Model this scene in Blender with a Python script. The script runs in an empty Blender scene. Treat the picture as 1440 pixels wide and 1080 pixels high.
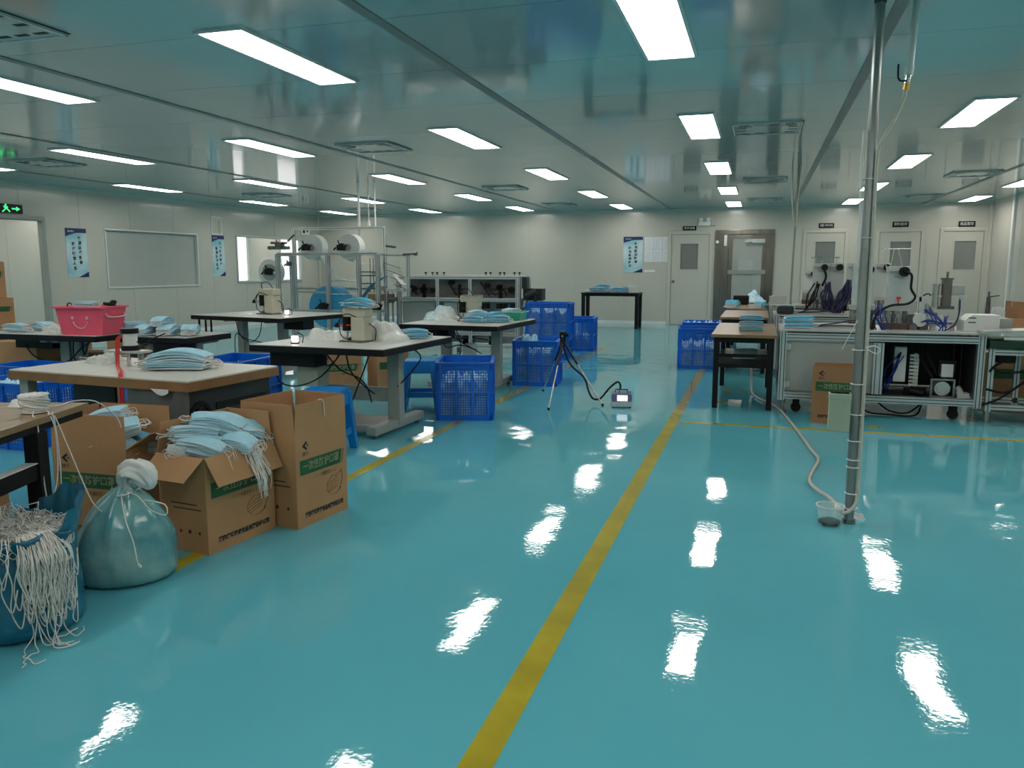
import bpy, bmesh, math, random
from mathutils import Matrix, Vector, Euler

# ------------------------------------------------------------------ camera, world, exposure
scene = bpy.context.scene
COL = scene.collection
CEIL, CAM_H = 2.70, 1.35
cam_data = bpy.data.cameras.new('camera')
cam_data.sensor_fit = 'HORIZONTAL'
cam_data.sensor_width = 36.0
cam_data.lens = 36.0 * 1123.0 / 1440.0
cam_data.clip_start = 0.05
cam = bpy.data.objects.new('camera', cam_data)
COL.objects.link(cam)
cam.location = (0, 0, CAM_H)
cam.rotation_euler = (math.radians(90 - 8.309), 0, math.radians(17.139))
scene.camera = cam

scene.view_settings.view_transform = 'Standard'
scene.view_settings.look = 'None'
scene.view_settings.exposure = 0.0
scene.view_settings.gamma = 1.0
scene.view_settings.use_curve_mapping = False

LAMP_STRENGTH = 13.0
world = bpy.data.worlds.new('daylight')
scene.world = world
world.use_nodes = True
_bg = world.node_tree.nodes['Background']
_bg.inputs[0].default_value = (1.0, 0.95, 0.94, 1)
_bg.inputs[1].default_value = 3.5

# ------------------------------------------------------------------ helpers
def lin(r, g, b):
    f = lambda c: c / 12.92 if c <= 0.04045 else ((c + 0.055) / 1.055) ** 2.4
    return (f(r / 255), f(g / 255), f(b / 255))

MATS = {}
def mat(name, col, rough=0.5, metal=0.0, var=0.0, vscale=6.0, bump=0.0, bscale=40.0, coat=0.0, alpha=1.0,
        trans=0.0, emit=0.0, ior=1.5, stretch=None, col2=None, spec=0.5):
    """procedural Principled material; var mixes towards col2 (or a darker tone) by an object-space noise"""
    m = bpy.data.materials.new(name)
    m.use_nodes = True
    nt = m.node_tree
    b = nt.nodes['Principled BSDF']
    c4 = (*col, 1)
    b.inputs['Base Color'].default_value = c4
    b.inputs['Roughness'].default_value = rough
    b.inputs['Metallic'].default_value = metal
    b.inputs['IOR'].default_value = ior
    b.inputs['Specular IOR Level'].default_value = spec
    b.inputs['Coat Weight'].default_value = coat
    b.inputs['Coat Roughness'].default_value = 0.05
    b.inputs['Alpha'].default_value = alpha
    b.inputs['Transmission Weight'].default_value = trans
    if emit:
        b.inputs['Emission Color'].default_value = c4
        b.inputs['Emission Strength'].default_value = emit
    if var or bump:
        tc = nt.nodes.new('ShaderNodeTexCoord')
        mp = nt.nodes.new('ShaderNodeMapping')
        nt.links.new(tc.outputs['Object'], mp.inputs['Vector'])
        if stretch:
            mp.inputs['Scale'].default_value = stretch
    if var:
        n = nt.nodes.new('ShaderNodeTexNoise')
        n.inputs['Scale'].default_value = vscale
        n.inputs['Detail'].default_value = 5
        nt.links.new(mp.outputs['Vector'], n.inputs['Vector'])
        rmp = nt.nodes.new('ShaderNodeValToRGB')
        rmp.color_ramp.elements[0].position = 0.32
        rmp.color_ramp.elements[1].position = 0.68
        o = col2 if col2 else tuple(c * (1 - var) for c in col)
        rmp.color_ramp.elements[0].color = (*o, 1)
        rmp.color_ramp.elements[1].color = c4
        nt.links.new(n.outputs['Fac'], rmp.inputs['Fac'])
        nt.links.new(rmp.outputs['Color'], b.inputs['Base Color'])
    if bump:
        n2 = nt.nodes.new('ShaderNodeTexNoise')
        n2.inputs['Scale'].default_value = bscale
        n2.inputs['Detail'].default_value = 3
        nt.links.new(mp.outputs['Vector'], n2.inputs['Vector'])
        bp = nt.nodes.new('ShaderNodeBump')
        bp.inputs['Strength'].default_value = bump
        bp.inputs['Distance'].default_value = 0.01
        nt.links.new(n2.outputs['Fac'], bp.inputs['Height'])
        nt.links.new(bp.outputs['Normal'], b.inputs['Normal'])
    MATS[name] = m
    return m

class MB:
    """collects shapes into one mesh"""
    def __init__(s):
        s.v = []; s.f = []; s.sm = []; s.mi = []
    def add(s, vs, fs, smooth=False, mi=0, M=None):
        o = len(s.v)
        if M is not None:
            vs = [tuple(M @ Vector(p)) for p in vs]
        s.v += [tuple(p) for p in vs]
        s.f += [tuple(i + o for i in f) for f in fs]
        s.sm += [smooth] * len(fs)
        s.mi += [mi] * len(fs)
        return s
    def box(s, x0, x1, y0, y1, z0, z1, M=None, mi=0):
        vs = [(x, y, z) for z in (z0, z1) for y in (y0, y1) for x in (x0, x1)]
        return s.add(vs, [(0, 2, 3, 1), (4, 5, 7, 6), (0, 1, 5, 4), (2, 6, 7, 3), (0, 4, 6, 2), (1, 3, 7, 5)], False, mi, M)
    def cbox(s, c, d, M=None, mi=0):
        return s.box(c[0] - d[0] / 2, c[0] + d[0] / 2, c[1] - d[1] / 2, c[1] + d[1] / 2, c[2] - d[2] / 2, c[2] + d[2] / 2, M, mi)
    def bar(s, p0, p1, w, h=None, mi=0):
        """square bar between two points"""
        p0 = Vector(p0); p1 = Vector(p1); h = h or w
        d = p1 - p0
        q = d.to_track_quat('Z', 'Y').to_matrix().to_4x4()
        M = Matrix.Translation(p0) @ q
        return s.box(-w / 2, w / 2, -h / 2, h / 2, 0, d.length, M, mi)
    def cyl(s, p0, p1, r, r2=None, n=14, caps=True, mi=0, M=None):
        p0 = Vector(p0); p1 = Vector(p1); r2 = r if r2 is None else r2
        d = (p1 - p0)
        q = d.to_track_quat('Z', 'Y')
        vs = []
        for rr, p in ((r, p0), (r2, p1)):
            for k in range(n):
                a = 2 * math.pi * k / n
                vs.append(p + q @ Vector((rr * math.cos(a), rr * math.sin(a), 0)))
        s.add(vs, [(k, (k + 1) % n, n + (k + 1) % n, n + k) for k in range(n)], True, mi, M)
        if caps:
            s.add(vs[:n], [tuple(range(n))[::-1]], False, mi, M)
            s.add(vs[n:], [tuple(range(n))], False, mi, M)
        return s
    def ring(s, p0, p1, ro, ri, n=28, mi=0, M=None):
        """annular disc with thickness"""
        p0 = Vector(p0); p1 = Vector(p1)
        q = (p1 - p0).to_track_quat('Z', 'Y')
        vs = []
        for rr, p in ((ro, p0), (ro, p1), (ri, p1), (ri, p0)):
            for k in range(n):
                a = 2 * math.pi * k / n
                vs.append(p + q @ Vector((rr * math.cos(a), rr * math.sin(a), 0)))
        fs = []
        for j in range(4):
            for k in range(n):
                a, b = j * n + k, j * n + (k + 1) % n
                c, d = ((j + 1) % 4) * n + (k + 1) % n, ((j + 1) % 4) * n + k
                fs.append((a, b, c, d))
        return s.add(vs, fs, False, mi, M)
    def tube(s, pts, r, n=6, mi=0, smooth=2, close=False):
        pts = [Vector(p) for p in pts]
        if smooth and len(pts) > 2:
            out = []
            for i in range(len(pts) - 1):
                p0 = pts[max(i - 1, 0)]; p1 = pts[i]; p2 = pts[i + 1]; p3 = pts[min(i + 2, len(pts) - 1)]
                for k in range(smooth + 1):
                    t = k / (smooth + 1)
                    out.append(0.5 * ((2 * p1) + (p2 - p0) * t + (2 * p0 - 5 * p1 + 4 * p2 - p3) * t * t + (3 * p1 - p0 - 3 * p2 + p3) * t ** 3))
            out.append(pts[-1]); pts = out
        vs = []
        up = Vector((0.31, 0.17, 0.93))
        prev = None
        for i, p in enumerate(pts):
            d = (pts[min(i + 1, len(pts) - 1)] - pts[max(i - 1, 0)])
            if d.length < 1e-9: d = Vector((0, 0, 1))
            d.normalize()
            a = (prev - d * prev.dot(d)) if prev is not None else d.cross(up)
            if a.length < 1e-6: a = d.orthogonal()
            a.normalize(); prev = a
            b = d.cross(a)
            for k in range(n):
                t = 2 * math.pi * k / n
                vs.append(p + a * (r * math.cos(t)) + b * (r * math.sin(t)))
        fs = []
        for i in range(len(pts) - 1):
            for k in range(n):
                fs.append((i * n + k, i * n + (k + 1) % n, (i + 1) * n + (k + 1) % n, (i + 1) * n + k))
        fs.append(tuple(range(n))[::-1]); fs.append(tuple(range((len(pts) - 1) * n, len(pts) * n)))
        return s.add(vs, fs, True, mi)
    def lathe(s, prof, n=24, c=(0, 0, 0), mi=0, M=None, jitter=None):
        vs = []
        for j, (r, z) in enumerate(prof):
            for k in range(n):
                a = 2 * math.pi * k / n
                rr = r if jitter is None else jitter(r, z, a)
                vs.append((c[0] + rr * math.cos(a), c[1] + rr * math.sin(a), c[2] + z))
        fs = []
        for j in range(len(prof) - 1):
            for k in range(n):
                fs.append((j * n + k, j * n + (k + 1) % n, (j + 1) * n + (k + 1) % n, (j + 1) * n + k))
        return s.add(vs, fs, True, mi, M)
    def prism(s, poly, t0, t1, M=None, mi=0):
        """polygon in xy, extruded z t0..t1"""
        n = len(poly)
        vs = [(x, y, t0) for x, y in poly] + [(x, y, t1) for x, y in poly]
        fs = [tuple(range(n))[::-1], tuple(range(n, 2 * n))] + [(k, (k + 1) % n, n + (k + 1) % n, n + k) for k in range(n)]
        return s.add(vs, fs, False, mi, M)
    def grid(s, fn, nu, nv, mi=0, smooth=True, closed_u=False):
        vs = [fn(u / nu, v / nv) for v in range(nv + 1) for u in range(nu + 1)]
        fs = [(v * (nu + 1) + u, v * (nu + 1) + u + 1, (v + 1) * (nu + 1) + u + 1, (v + 1) * (nu + 1) + u) for v in range(nv) for u in range(nu)]
        return s.add(vs, fs, smooth, mi)
    def mesh(s, name, mats, bevel=0.0, merge=False):
        me = bpy.data.meshes.new(name)
        me.from_pydata(s.v, [], s.f)
        me.polygons.foreach_set('use_smooth', s.sm)
        me.polygons.foreach_set('material_index', s.mi)
        for m in (mats if isinstance(mats, (list, tuple)) else [mats]):
            me.materials.append(MATS[m] if isinstance(m, str) else m)
        if bevel or merge:
            bm = bmesh.new(); bm.from_mesh(me)
            if merge: bmesh.ops.remove_doubles(bm, verts=bm.verts, dist=1e-5)
            if bevel:
                bmesh.ops.remove_doubles(bm, verts=bm.verts, dist=1e-6)
                bmesh.ops.bevel(bm, geom=[e for e in bm.edges if e.is_manifold and e.calc_face_angle(0) > 0.6], offset=bevel, segments=2, affect='EDGES', profile=0.6)
            bm.to_mesh(me); bm.free()
        me.update()
        return me
    def build(s, name, mats, parent=None, bevel=0.0, loc=None, merge=False):
        o = bpy.data.objects.new(name, s.mesh(name, mats, bevel, merge))
        COL.objects.link(o)
        if parent is not None: o.parent = parent
        if loc is not None: o.location = loc
        return o

def tag(o, label=None, cat=None, group=None, kind=None):
    if label: o['label'] = label
    if cat: o['category'] = cat
    if group: o['group'] = group
    if kind: o['kind'] = kind
    return o

def thing(name, label, cat, loc=(0, 0, 0), rz=0.0, group=None, kind=None):
    o = bpy.data.objects.new(name, None)
    o.empty_display_size = 0.1
    COL.objects.link(o)
    o.location = loc
    o.rotation_euler = (0, 0, rz)
    return tag(o, label, cat, group, kind)

def copy_tree(o, parent=None):
    c = o.copy(); COL.objects.link(c); c.parent = parent
    for ch in o.children: copy_tree(ch, c)
    return c

def text_mesh(s, size, mname, bold=0.0):
    cu = bpy.data.curves.new('lettering', 'FONT')
    cu.body = s; cu.size = size; cu.align_x = 'CENTER'; cu.align_y = 'CENTER'
    cu.offset = bold; cu.resolution_u = 2
    o = bpy.data.objects.new('lettering_source', cu)
    COL.objects.link(o)
    bpy.context.view_layer.update()
    me = bpy.data.meshes.new_from_object(o.evaluated_get(bpy.context.evaluated_depsgraph_get()))
    bpy.data.objects.remove(o); bpy.data.curves.remove(cu)
    me.materials.clear(); me.materials.append(MATS[mname])
    return me

def lettering(s, size, mname, parent, loc, rot, bold=0.0, name='lettering', width=None):
    """flat printed characters; rot is an Euler that turns the xy plane onto the face"""
    o = bpy.data.objects.new(name, text_mesh(s, size, mname, bold))
    COL.objects.link(o); o.parent = parent; o.location = loc; o.rotation_euler = rot
    if width:
        w = o.dimensions.x
        if w > 1e-4: o.scale = (width / w, width / w if width < 0 else 1.0, 1)
    return o

FACE_Y = (math.pi / 2, 0, 0)                 # plane facing -Y
FACE_X = (math.pi / 2, 0, math.pi / 2)       # plane facing +X
def ordinal(i): return ['first', 'second', 'third', 'fourth', 'fifth', 'sixth', 'seventh', 'eighth', 'ninth', 'tenth'][i]

# ------------------------------------------------------------------ materials
mat('wall_paint', (0.535, 0.515, 0.455), 0.22, var=0.05, vscale=0.7, coat=0.12)
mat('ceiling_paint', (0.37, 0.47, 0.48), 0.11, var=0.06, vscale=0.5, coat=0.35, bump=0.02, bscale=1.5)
mat('seam_filler', (0.48, 0.465, 0.415), 0.4)
mat('strip_alu', (0.20, 0.24, 0.24), 0.35, 0.3, var=0.15)
mat('aluminium', (0.62, 0.65, 0.65), 0.32, 0.55, var=0.08, vscale=9)
mat('alu_groove', (0.10, 0.11, 0.11), 0.5, 0.4)
mat('steel', (0.30, 0.285, 0.25), 0.2, 0.95, var=0.3, vscale=2.0, stretch=(6, 6, 0.7))
mat('chrome', (0.75, 0.77, 0.76), 0.1, 1.0, var=0.1, vscale=20)
mat('pole_steel', (0.34, 0.37, 0.36), 0.3, 0.75, var=0.25, vscale=3)
mat('steel_dark', (0.16, 0.16, 0.16), 0.35, 0.8, var=0.3)
mat('lamp_glow', (1.0, 0.955, 0.875), 0.4, emit=LAMP_STRENGTH)
mat('lamp_frame', (0.72, 0.73, 0.72), 0.35, var=0.05)
mat('yellow_paint', (0.50, 0.40, 0.012), 0.16, var=0.25, vscale=5, coat=0.3)
mat('glass', (0.72, 0.76, 0.74), 0.03, alpha=0.25, spec=0.5)
mat('glass_grey', (0.25, 0.26, 0.25), 0.05, alpha=0.6)
mat('black_plastic', (0.008, 0.008, 0.009), 0.45, var=0.3, spec=0.25)
mat('black_metal', (0.009, 0.009, 0.010), 0.5, 0.0, var=0.3, spec=0.2)
mat('rubber', (0.009, 0.009, 0.009), 0.6, var=0.2, spec=0.25)
mat('dark_void', (0.02, 0.022, 0.022), 0.7, var=0.2)
mat('white_plastic', (0.75, 0.76, 0.74), 0.4, var=0.06)
mat('paper', (0.72, 0.74, 0.78), 0.7, var=0.05, vscale=20)
mat('ink', (0.012, 0.013, 0.02), 0.6, var=0.1)
mat('ink_white', (0.8, 0.8, 0.8), 0.6, var=0.05)
mat('ink_brown', (0.05, 0.028, 0.012), 0.7, var=0.2)
mat('ink_green', (0.018, 0.105, 0.03), 0.6, var=0.3, vscale=12)
mat('ink_pale', (0.28, 0.30, 0.18), 0.7, var=0.2)
mat('navy', (0.008, 0.018, 0.13), 0.35, var=0.3, vscale=3)
mat('poster_blue', (0.74, 0.80, 0.80), 0.35, var=0.5, vscale=1.9, col2=(0.16, 0.45, 0.55))
mat('carton', (0.47, 0.25, 0.115), 0.75, var=0.14, vscale=4, bump=0.05, bscale=60)
mat('carton_inside', (0.42, 0.21, 0.09), 0.8, var=0.15, vscale=4)
mat('carton_dark', (0.36, 0.18, 0.08), 0.8, var=0.16, vscale=4)
mat('tape', (0.40, 0.25, 0.12), 0.3, var=0.1)
mat('crate_blue', (0.003, 0.15, 0.72), 0.3, var=0.25, vscale=5)
mat('stool_blue', (0.008, 0.24, 0.68), 0.3, var=0.15, vscale=5)
mat('mask_blue', (0.40, 0.68, 0.82), 0.75, var=0.16, vscale=14)
mat('mask_bright', (0.10, 0.47, 0.70), 0.7, var=0.25, vscale=14)
mat('mask_white', (0.72, 0.78, 0.80), 0.75, var=0.1, vscale=14)
mat('elastic', (0.74, 0.72, 0.68), 0.8, var=0.1, vscale=30)
mat('film', (0.82, 0.82, 0.78), 0.25, alpha=0.85, var=0.1, vscale=9, bump=0.5, bscale=14)
mat('film_grey', (0.25, 0.27, 0.27), 0.2, alpha=0.45, bump=0.4, bscale=9)
mat('wood_top', (0.30, 0.185, 0.085), 0.35, var=0.3, vscale=7, stretch=(1, 14, 14), coat=0.15)
mat('wood_edge', (0.30, 0.15, 0.055), 0.6, var=0.25, vscale=6)
mat('laminate', (0.62, 0.60, 0.54), 0.4, var=0.07, vscale=8)
mat('bench_top', (0.52, 0.52, 0.49), 0.35, var=0.1, vscale=9)
mat('grey_paint', (0.33, 0.36, 0.33), 0.4, var=0.12, vscale=5)
mat('grey_dark', (0.032, 0.036, 0.038), 0.45, var=0.25, vscale=5, spec=0.3)
mat('beige', (0.50, 0.49, 0.38), 0.42, var=0.08, vscale=8)
mat('mint', (0.42, 0.47, 0.34), 0.45, var=0.08, vscale=8)
mat('pink', (0.95, 0.11, 0.18), 0.38, var=0.12, vscale=6)
mat('pink_pale', (0.80, 0.42, 0.45), 0.45, var=0.05)
mat('green_plastic', (0.02, 0.42, 0.27), 0.35, var=0.15)
mat('red', (0.75, 0.03, 0.015), 0.35, var=0.1)
mat('hose_clear', (0.62, 0.58, 0.50), 0.2, var=0.15, vscale=25)
mat('cable_navy', (0.015, 0.02, 0.09), 0.4, var=0.3)
mat('cable_blue', (0.012, 0.05, 0.33), 0.35, var=0.3)
mat('panel_grey', (0.42, 0.43, 0.40), 0.3, var=0.06, vscale=4)
mat('plate', (0.58, 0.58, 0.55), 0.3, 0.35, var=0.15, vscale=7)
mat('machined', (0.46, 0.46, 0.44), 0.28, 0.8, var=0.35, vscale=18)
mat('brass', (0.55, 0.36, 0.10), 0.3, 0.9, var=0.1)
mat('belt_green', (0.004, 0.045, 0.02), 0.5, var=0.2)
mat('instrument_blue', (0.03, 0.045, 0.17), 0.35, var=0.1)
mat('screen_white', (0.85, 0.86, 0.95), 0.3, emit=0.9)
mat('led_green', (0.05, 0.95, 0.25), 0.4, emit=1.3)
mat('roll_blue', (0.03, 0.31, 0.56), 0.6, var=0.12, vscale=8)
mat('roll_white', (0.68, 0.70, 0.68), 0.65, var=0.06, vscale=8)
mat('bag_teal', (0.24, 0.44, 0.42), 0.22, var=0.45, vscale=6, col2=(0.06, 0.26, 0.31), bump=0.9, bscale=8, coat=0.15)
mat('bag_blue', (0.015, 0.17, 0.28), 0.16, var=0.35, vscale=6, bump=0.7, bscale=11, coat=0.25)

def floor_material():
    m = bpy.data.materials.new('epoxy_floor'); m.use_nodes = True
    nt = m.node_tree; b = nt.nodes['Principled BSDF']
    tc = nt.nodes.new('ShaderNodeTexCoord')
    n = nt.nodes.new('ShaderNodeTexNoise'); n.inputs['Scale'].default_value = 0.7; n.inputs['Detail'].default_value = 6
    nt.links.new(tc.outputs['Object'], n.inputs['Vector'])
    r = nt.nodes.new('ShaderNodeValToRGB')
    r.color_ramp.elements[0].position = 0.3; r.color_ramp.elements[1].position = 0.72
    r.color_ramp.elements[0].color = (0.100, 0.415, 0.50, 1); r.color_ramp.elements[1].color = (0.122, 0.465, 0.545, 1)
    nt.links.new(n.outputs['Fac'], r.inputs['Fac'])
    # faint scuffs
    n3 = nt.nodes.new('ShaderNodeTexNoise'); n3.inputs['Scale'].default_value = 2.3; n3.inputs['Detail'].default_value = 8
    nt.links.new(tc.outputs['Object'], n3.inputs['Vector'])
    r3 = nt.nodes.new('ShaderNodeValToRGB'); r3.color_ramp.elements[0].position = 0.66; r3.color_ramp.elements[1].position = 0.78
    r3.color_ramp.elements[0].color = (0, 0, 0, 1); r3.color_ramp.elements[1].color = (0.35, 0.35, 0.35, 1)
    nt.links.new(n3.outputs['Fac'], r3.inputs['Fac'])
    mx = nt.nodes.new('ShaderNodeMixRGB'); mx.inputs['Color2'].default_value = (0.12, 0.32, 0.37, 1)
    nt.links.new(r3.outputs['Color'], mx.inputs['Fac']); nt.links.new(r.outputs['Color'], mx.inputs['Color1'])
    nt.links.new(mx.outputs['Color'], b.inputs['Base Color'])
    b.inputs['Roughness'].default_value = 0.035
    b.inputs['IOR'].default_value = 1.52
    # self-levelling waves plus fine orange peel
    a1 = nt.nodes.new('ShaderNodeTexNoise'); a1.inputs['Scale'].default_value = 2.6; a1.inputs['Detail'].default_value = 1
    a2 = nt.nodes.new('ShaderNodeTexNoise'); a2.inputs['Scale'].default_value = 38; a2.inputs['Detail'].default_value = 2
    for q in (a1, a2): nt.links.new(tc.outputs['Object'], q.inputs['Vector'])
    b1 = nt.nodes.new('ShaderNodeBump'); b1.inputs['Strength'].default_value = 0.5; b1.inputs['Distance'].default_value = 0.0075
    b2 = nt.nodes.new('ShaderNodeBump'); b2.inputs['Strength'].default_value = 0.28; b2.inputs['Distance'].default_value = 0.0009
    nt.links.new(a1.outputs['Fac'], b1.inputs['Height']); nt.links.new(a2.outputs['Fac'], b2.inputs['Height'])
    nt.links.new(b1.outputs['Normal'], b2.inputs['Normal']); nt.links.new(b2.outputs['Normal'], b.inputs['Normal'])
    MATS['epoxy_floor'] = m
floor_material()
# ================================================================== THE ROOM
XL, XR, YB, YF = -11.4, 4.6, 19.3, -4.0

# floor with its painted lines
fl = MB(); fl.box(XL - 2.2, XR + 0.3, YF - 0.3, YB + 3.4, -0.12, 0.0)
floor = tag(fl.build('floor', 'epoxy_floor'), 'glossy teal epoxy factory floor', None, kind='structure')
def marking(x0, x1, y0, y1):
    MB().box(x0, x1, y0, y1, 0.0, 0.0012).build('line_marking', 'yellow_paint', floor)
marking(-0.735, -0.640, -3.0, 17.4)
marking(-2.535, -2.455, 2.74, 6.15); marking(-2.535, -2.455, 6.15, 14.0)
marking(-0.640, 4.2, 7.02, 7.09)
marking(-0.18, 0.0, 9.05, 9.11)
for (x, y, a) in ((-0.32, 8.22, 0.3), (0.98, 7.32, 0.1), (-0.30, 9.05, 0.2)):   # small worn arrow tips
    M = Matrix.Translation((x, y, 0)) @ Matrix.Rotation(a, 4, 'Z')
    MB().prism([(-0.07, -0.06), (0.07, -0.06), (0.0, 0.09)], 0, 0.0012, M).build('arrow_marking', 'yellow_paint', floor)

# ceiling: backing, panels, aluminium joint strips
cb = MB(); cb.box(XL - 0.1, XR + 0.1, YF, YB + 0.1, CEIL + 0.03, CEIL + 0.06)
ceiling = tag(cb.build('ceiling', 'seam_filler'), 'glossy white sandwich panel ceiling', None, kind='structure')
SEAMX = [XL, -10.13, -7.45, -4.77, -2.08, 0.635, 3.26, XR]
PITCH = 1.17
rows = [YF + 0.02 + i * PITCH for i in range(20)]
rows = [y for y in rows if y < YB] + [YB]
pm_cache = {}
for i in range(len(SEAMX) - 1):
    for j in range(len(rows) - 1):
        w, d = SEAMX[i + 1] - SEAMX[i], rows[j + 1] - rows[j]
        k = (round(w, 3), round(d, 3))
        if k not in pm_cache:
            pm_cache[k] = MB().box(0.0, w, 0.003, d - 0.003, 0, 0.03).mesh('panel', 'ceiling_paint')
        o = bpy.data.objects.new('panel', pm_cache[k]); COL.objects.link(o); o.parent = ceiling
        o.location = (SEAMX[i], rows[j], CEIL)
for x in SEAMX[1:-1]:
    MB().box(x - 0.035, x + 0.035, YF, YB, CEIL - 0.006, CEIL + 0.002).build('joint_strip', 'strip_alu', ceiling)

# walls
def wall(name, label, u0, u1, place, holes, mname='wall_paint', pitch=1.18, thick=0.06, h=CEIL):
    """vertical panels in a (u, z) plane; place(u, depth, z) -> point; holes = (u0, u1, z0, z1)"""
    cuts = [u0]
    while cuts[-1] + pitch < u1 - 0.2: cuts.append(cuts[-1] + pitch)
    cuts.append(u1)
    def pbox(mb, a, b, za, zb, d0=0.0, d1=thick):
        vs = [place(u, d, z) for z in (za, zb) for d in (d0, d1) for u in (a, b)]
        mb.add(vs, [(0, 2, 3, 1), (4, 5, 7, 6), (0, 1, 5, 4), (2, 6, 7, 3), (0, 4, 6, 2), (1, 3, 7, 5)])
    def fill(mb, a, b, d0, d1):
        us = sorted({a, b} | {min(max(q, a), b) for hh in holes for q in hh[:2]})
        for s, e in zip(us[:-1], us[1:]):
            if e - s < 1e-5: continue
            zz = 0.0
            for hh in sorted([q for q in holes if q[0] < e - 1e-6 and q[1] > s + 1e-6], key=lambda q: q[2]):
                if hh[2] > zz + 1e-5: pbox(mb, s, e, zz, hh[2], d0, d1)
                zz = max(zz, hh[3])
            if zz < h - 1e-5: pbox(mb, s, e, zz, h, d0, d1)
    base = MB()
    for c in cuts[1:-1]: fill(base, c - 0.012, c + 0.012, 0.004, thick)
    root = tag(base.build(name, 'seam_filler'), label, kind='structure')
    for a, b in zip(cuts[:-1], cuts[1:]):
        mb = MB(); fill(mb, a + 0.003, b - 0.003, 0.0, thick); mb.build('panel', mname, root)
    return root

D_OPEN = (-1.03, 0.27, 0.0, 2.2)
doors = [(-2.06, -1.13, 2.14, (-1.82, -1.41, 1.30, 1.90)), (0.92, 1.78, 2.14, (1.14, 1.56, 1.30, 1.92)),
         (2.42, 3.30, 2.14, (2.67, 3.09, 1.30, 1.91)), (3.68, 4.50, 2.14, (3.92, 4.34, 1.30, 1.91))]
wall_back = wall('wall_back', 'white sandwich panel back wall', XL, XR, lambda u, d, z: (u, YB + d, z), [D_OPEN] + [(a, b, 0, h) for a, b, h, w in doors])
HL = [(8.7, 10.6, 0.25, 2.18), (11.88, 14.40, 0.965, 2.05), (15.70, 18.42, 1.0, 2.08)]
wall_left = wall('wall_left', 'white sandwich panel wall on the left', YF, YB, lambda u, d, z: (XL - d, u, z), HL)
wall_right = wall('wall_right', 'white sandwich panel wall on the right', YF, YB, lambda u, d, z: (XR + d, u, z), [])
wall_rear = wall('wall_rear', 'white sandwich panel wall behind the camera', XL, XR, lambda u, d, z: (u, YF - d, z), [])

# trims: rounded corner covers and low skirting
tb = MB(); tb.cyl((XL + 0.02, YB - 0.02, 0), (XL + 0.02, YB - 0.02, CEIL), 0.05, n=16)
tag(tb.build('trim_1', 'wall_paint'), 'white corner trim between left and back walls', kind='structure')
tb = MB(); tb.cyl((XR - 0.02, YB - 0.02, 0), (XR - 0.02, YB - 0.02, CEIL), 0.05, n=16)
tag(tb.build('trim_2', 'wall_paint'), 'white corner trim between back and right walls', kind='structure')
tb = MB(); tb.box(XR - 0.05, XR, 17.62, 17.74, 0, CEIL)
tag(tb.build('trim_3', 'white_plastic', bevel=0.008), 'white vertical trim on the right wall', kind='structure')
bb = MB()
us = [XL] + [q for a, b, h, w in [(-2.06, -1.03, 0, 0)] + [(-1.03, 0.27, 0, 0)] + doors[1:] for q in (a, b)] + [XR]
for a, b in zip(us[0::2], us[1::2]): bb.box(a + 0.02, b - 0.01, YB - 0.012, YB, 0, 0.075)
tag(bb.build('baseboard_back', 'white_plastic'), 'white skirting along the back wall', kind='structure')
bb = MB(); bb.box(XL, XL + 0.012, YF, YB, 0, 0.075)
tag(bb.build('baseboard_left', 'white_plastic'), 'white skirting along the left wall', kind='structure')
# ceiling cove
for nm, lb, a, b in (('trim_4', 'cove moulding between left wall and ceiling', (XL, YF), (XL, YB)), ('trim_5', 'cove moulding between back wall and ceiling', (XL, YB), (XR, YB)), ('trim_6', 'cove moulding between right wall and ceiling', (XR, YF), (XR, YB))):
    sx = 1 if a[0] == XL and b[0] == XL else -1
    c = MB()
    prof = [(0.0, 0.0)] + [(0.06 - 0.06 * math.cos(t * math.pi / 12), 0.06 - 0.06 * math.sin(t * math.pi / 12)) for t in range(7)][::-1]
    vs = []
    for p in (a, b):
        for q, r in prof:
            vs.append((p[0] + (sx * q if nm != 'trim_5' else 0), p[1] - (q if nm == 'trim_5' else 0), CEIL - r))
    n = len(prof)
    c.add(vs, [(k, (k + 1) % n, n + (k + 1) % n, n + k) for k in range(n)])
    tag(c.build(nm, 'wall_paint'), lb, kind='structure')

# rooms beyond, seen through openings
bc = MB()
bc.box(-3.0, 6.0, YB + 2.4, YB + 2.5, 0, CEIL); bc.box(-3.1, -3.0, YB + 0.07, YB + 2.5, 0, CEIL); bc.box(6.0, 6.1, YB + 0.07, YB + 2.5, 0, CEIL)
bc.box(XR, 6.1, YB + 0.07, YB + 0.12, 0, CEIL)
tag(bc.build('wall_corridor', 'panel_grey'), 'grey corridor wall beyond the back doors', kind='structure')
tag(MB().box(-3.1, 6.1, YB + 0.07, YB + 2.5, CEIL, CEIL + 0.05).build('ceiling_corridor', 'ceiling_paint'), 'ceiling of the corridor beyond the back doors', kind='structure')
oc = MB()
xo = -13.2
ow = [(15.4, 16.6, 0.95, 2.2), (17.6, 18.76, 0.95, 2.2), (20.2, 21.9, 0.95, 2.2)]
wall('wall_outer', 'white outer wall with daylight windows', 7.9, 22.7, lambda u, d, z: (xo - d, u, z), ow)
oc.box(xo - 0.06, XL, 7.8, 7.9, 0, CEIL); oc.box(xo - 0.06, XL, 22.7, 22.8, 0, CEIL); oc.box(XL - 0.06, XL, YB + 0.06, 22.75, 0, CEIL)
tag(oc.build('wall_passage', 'wall_paint'), 'white end walls of the passage beyond the left windows', kind='structure')
tag(MB().box(xo - 0.06, XL - 0.05, 7.8, 22.8, CEIL, CEIL + 0.05).build('ceiling_passage', 'ceiling_paint'), 'ceiling of the passage beyond the left windows', kind='structure')
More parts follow.
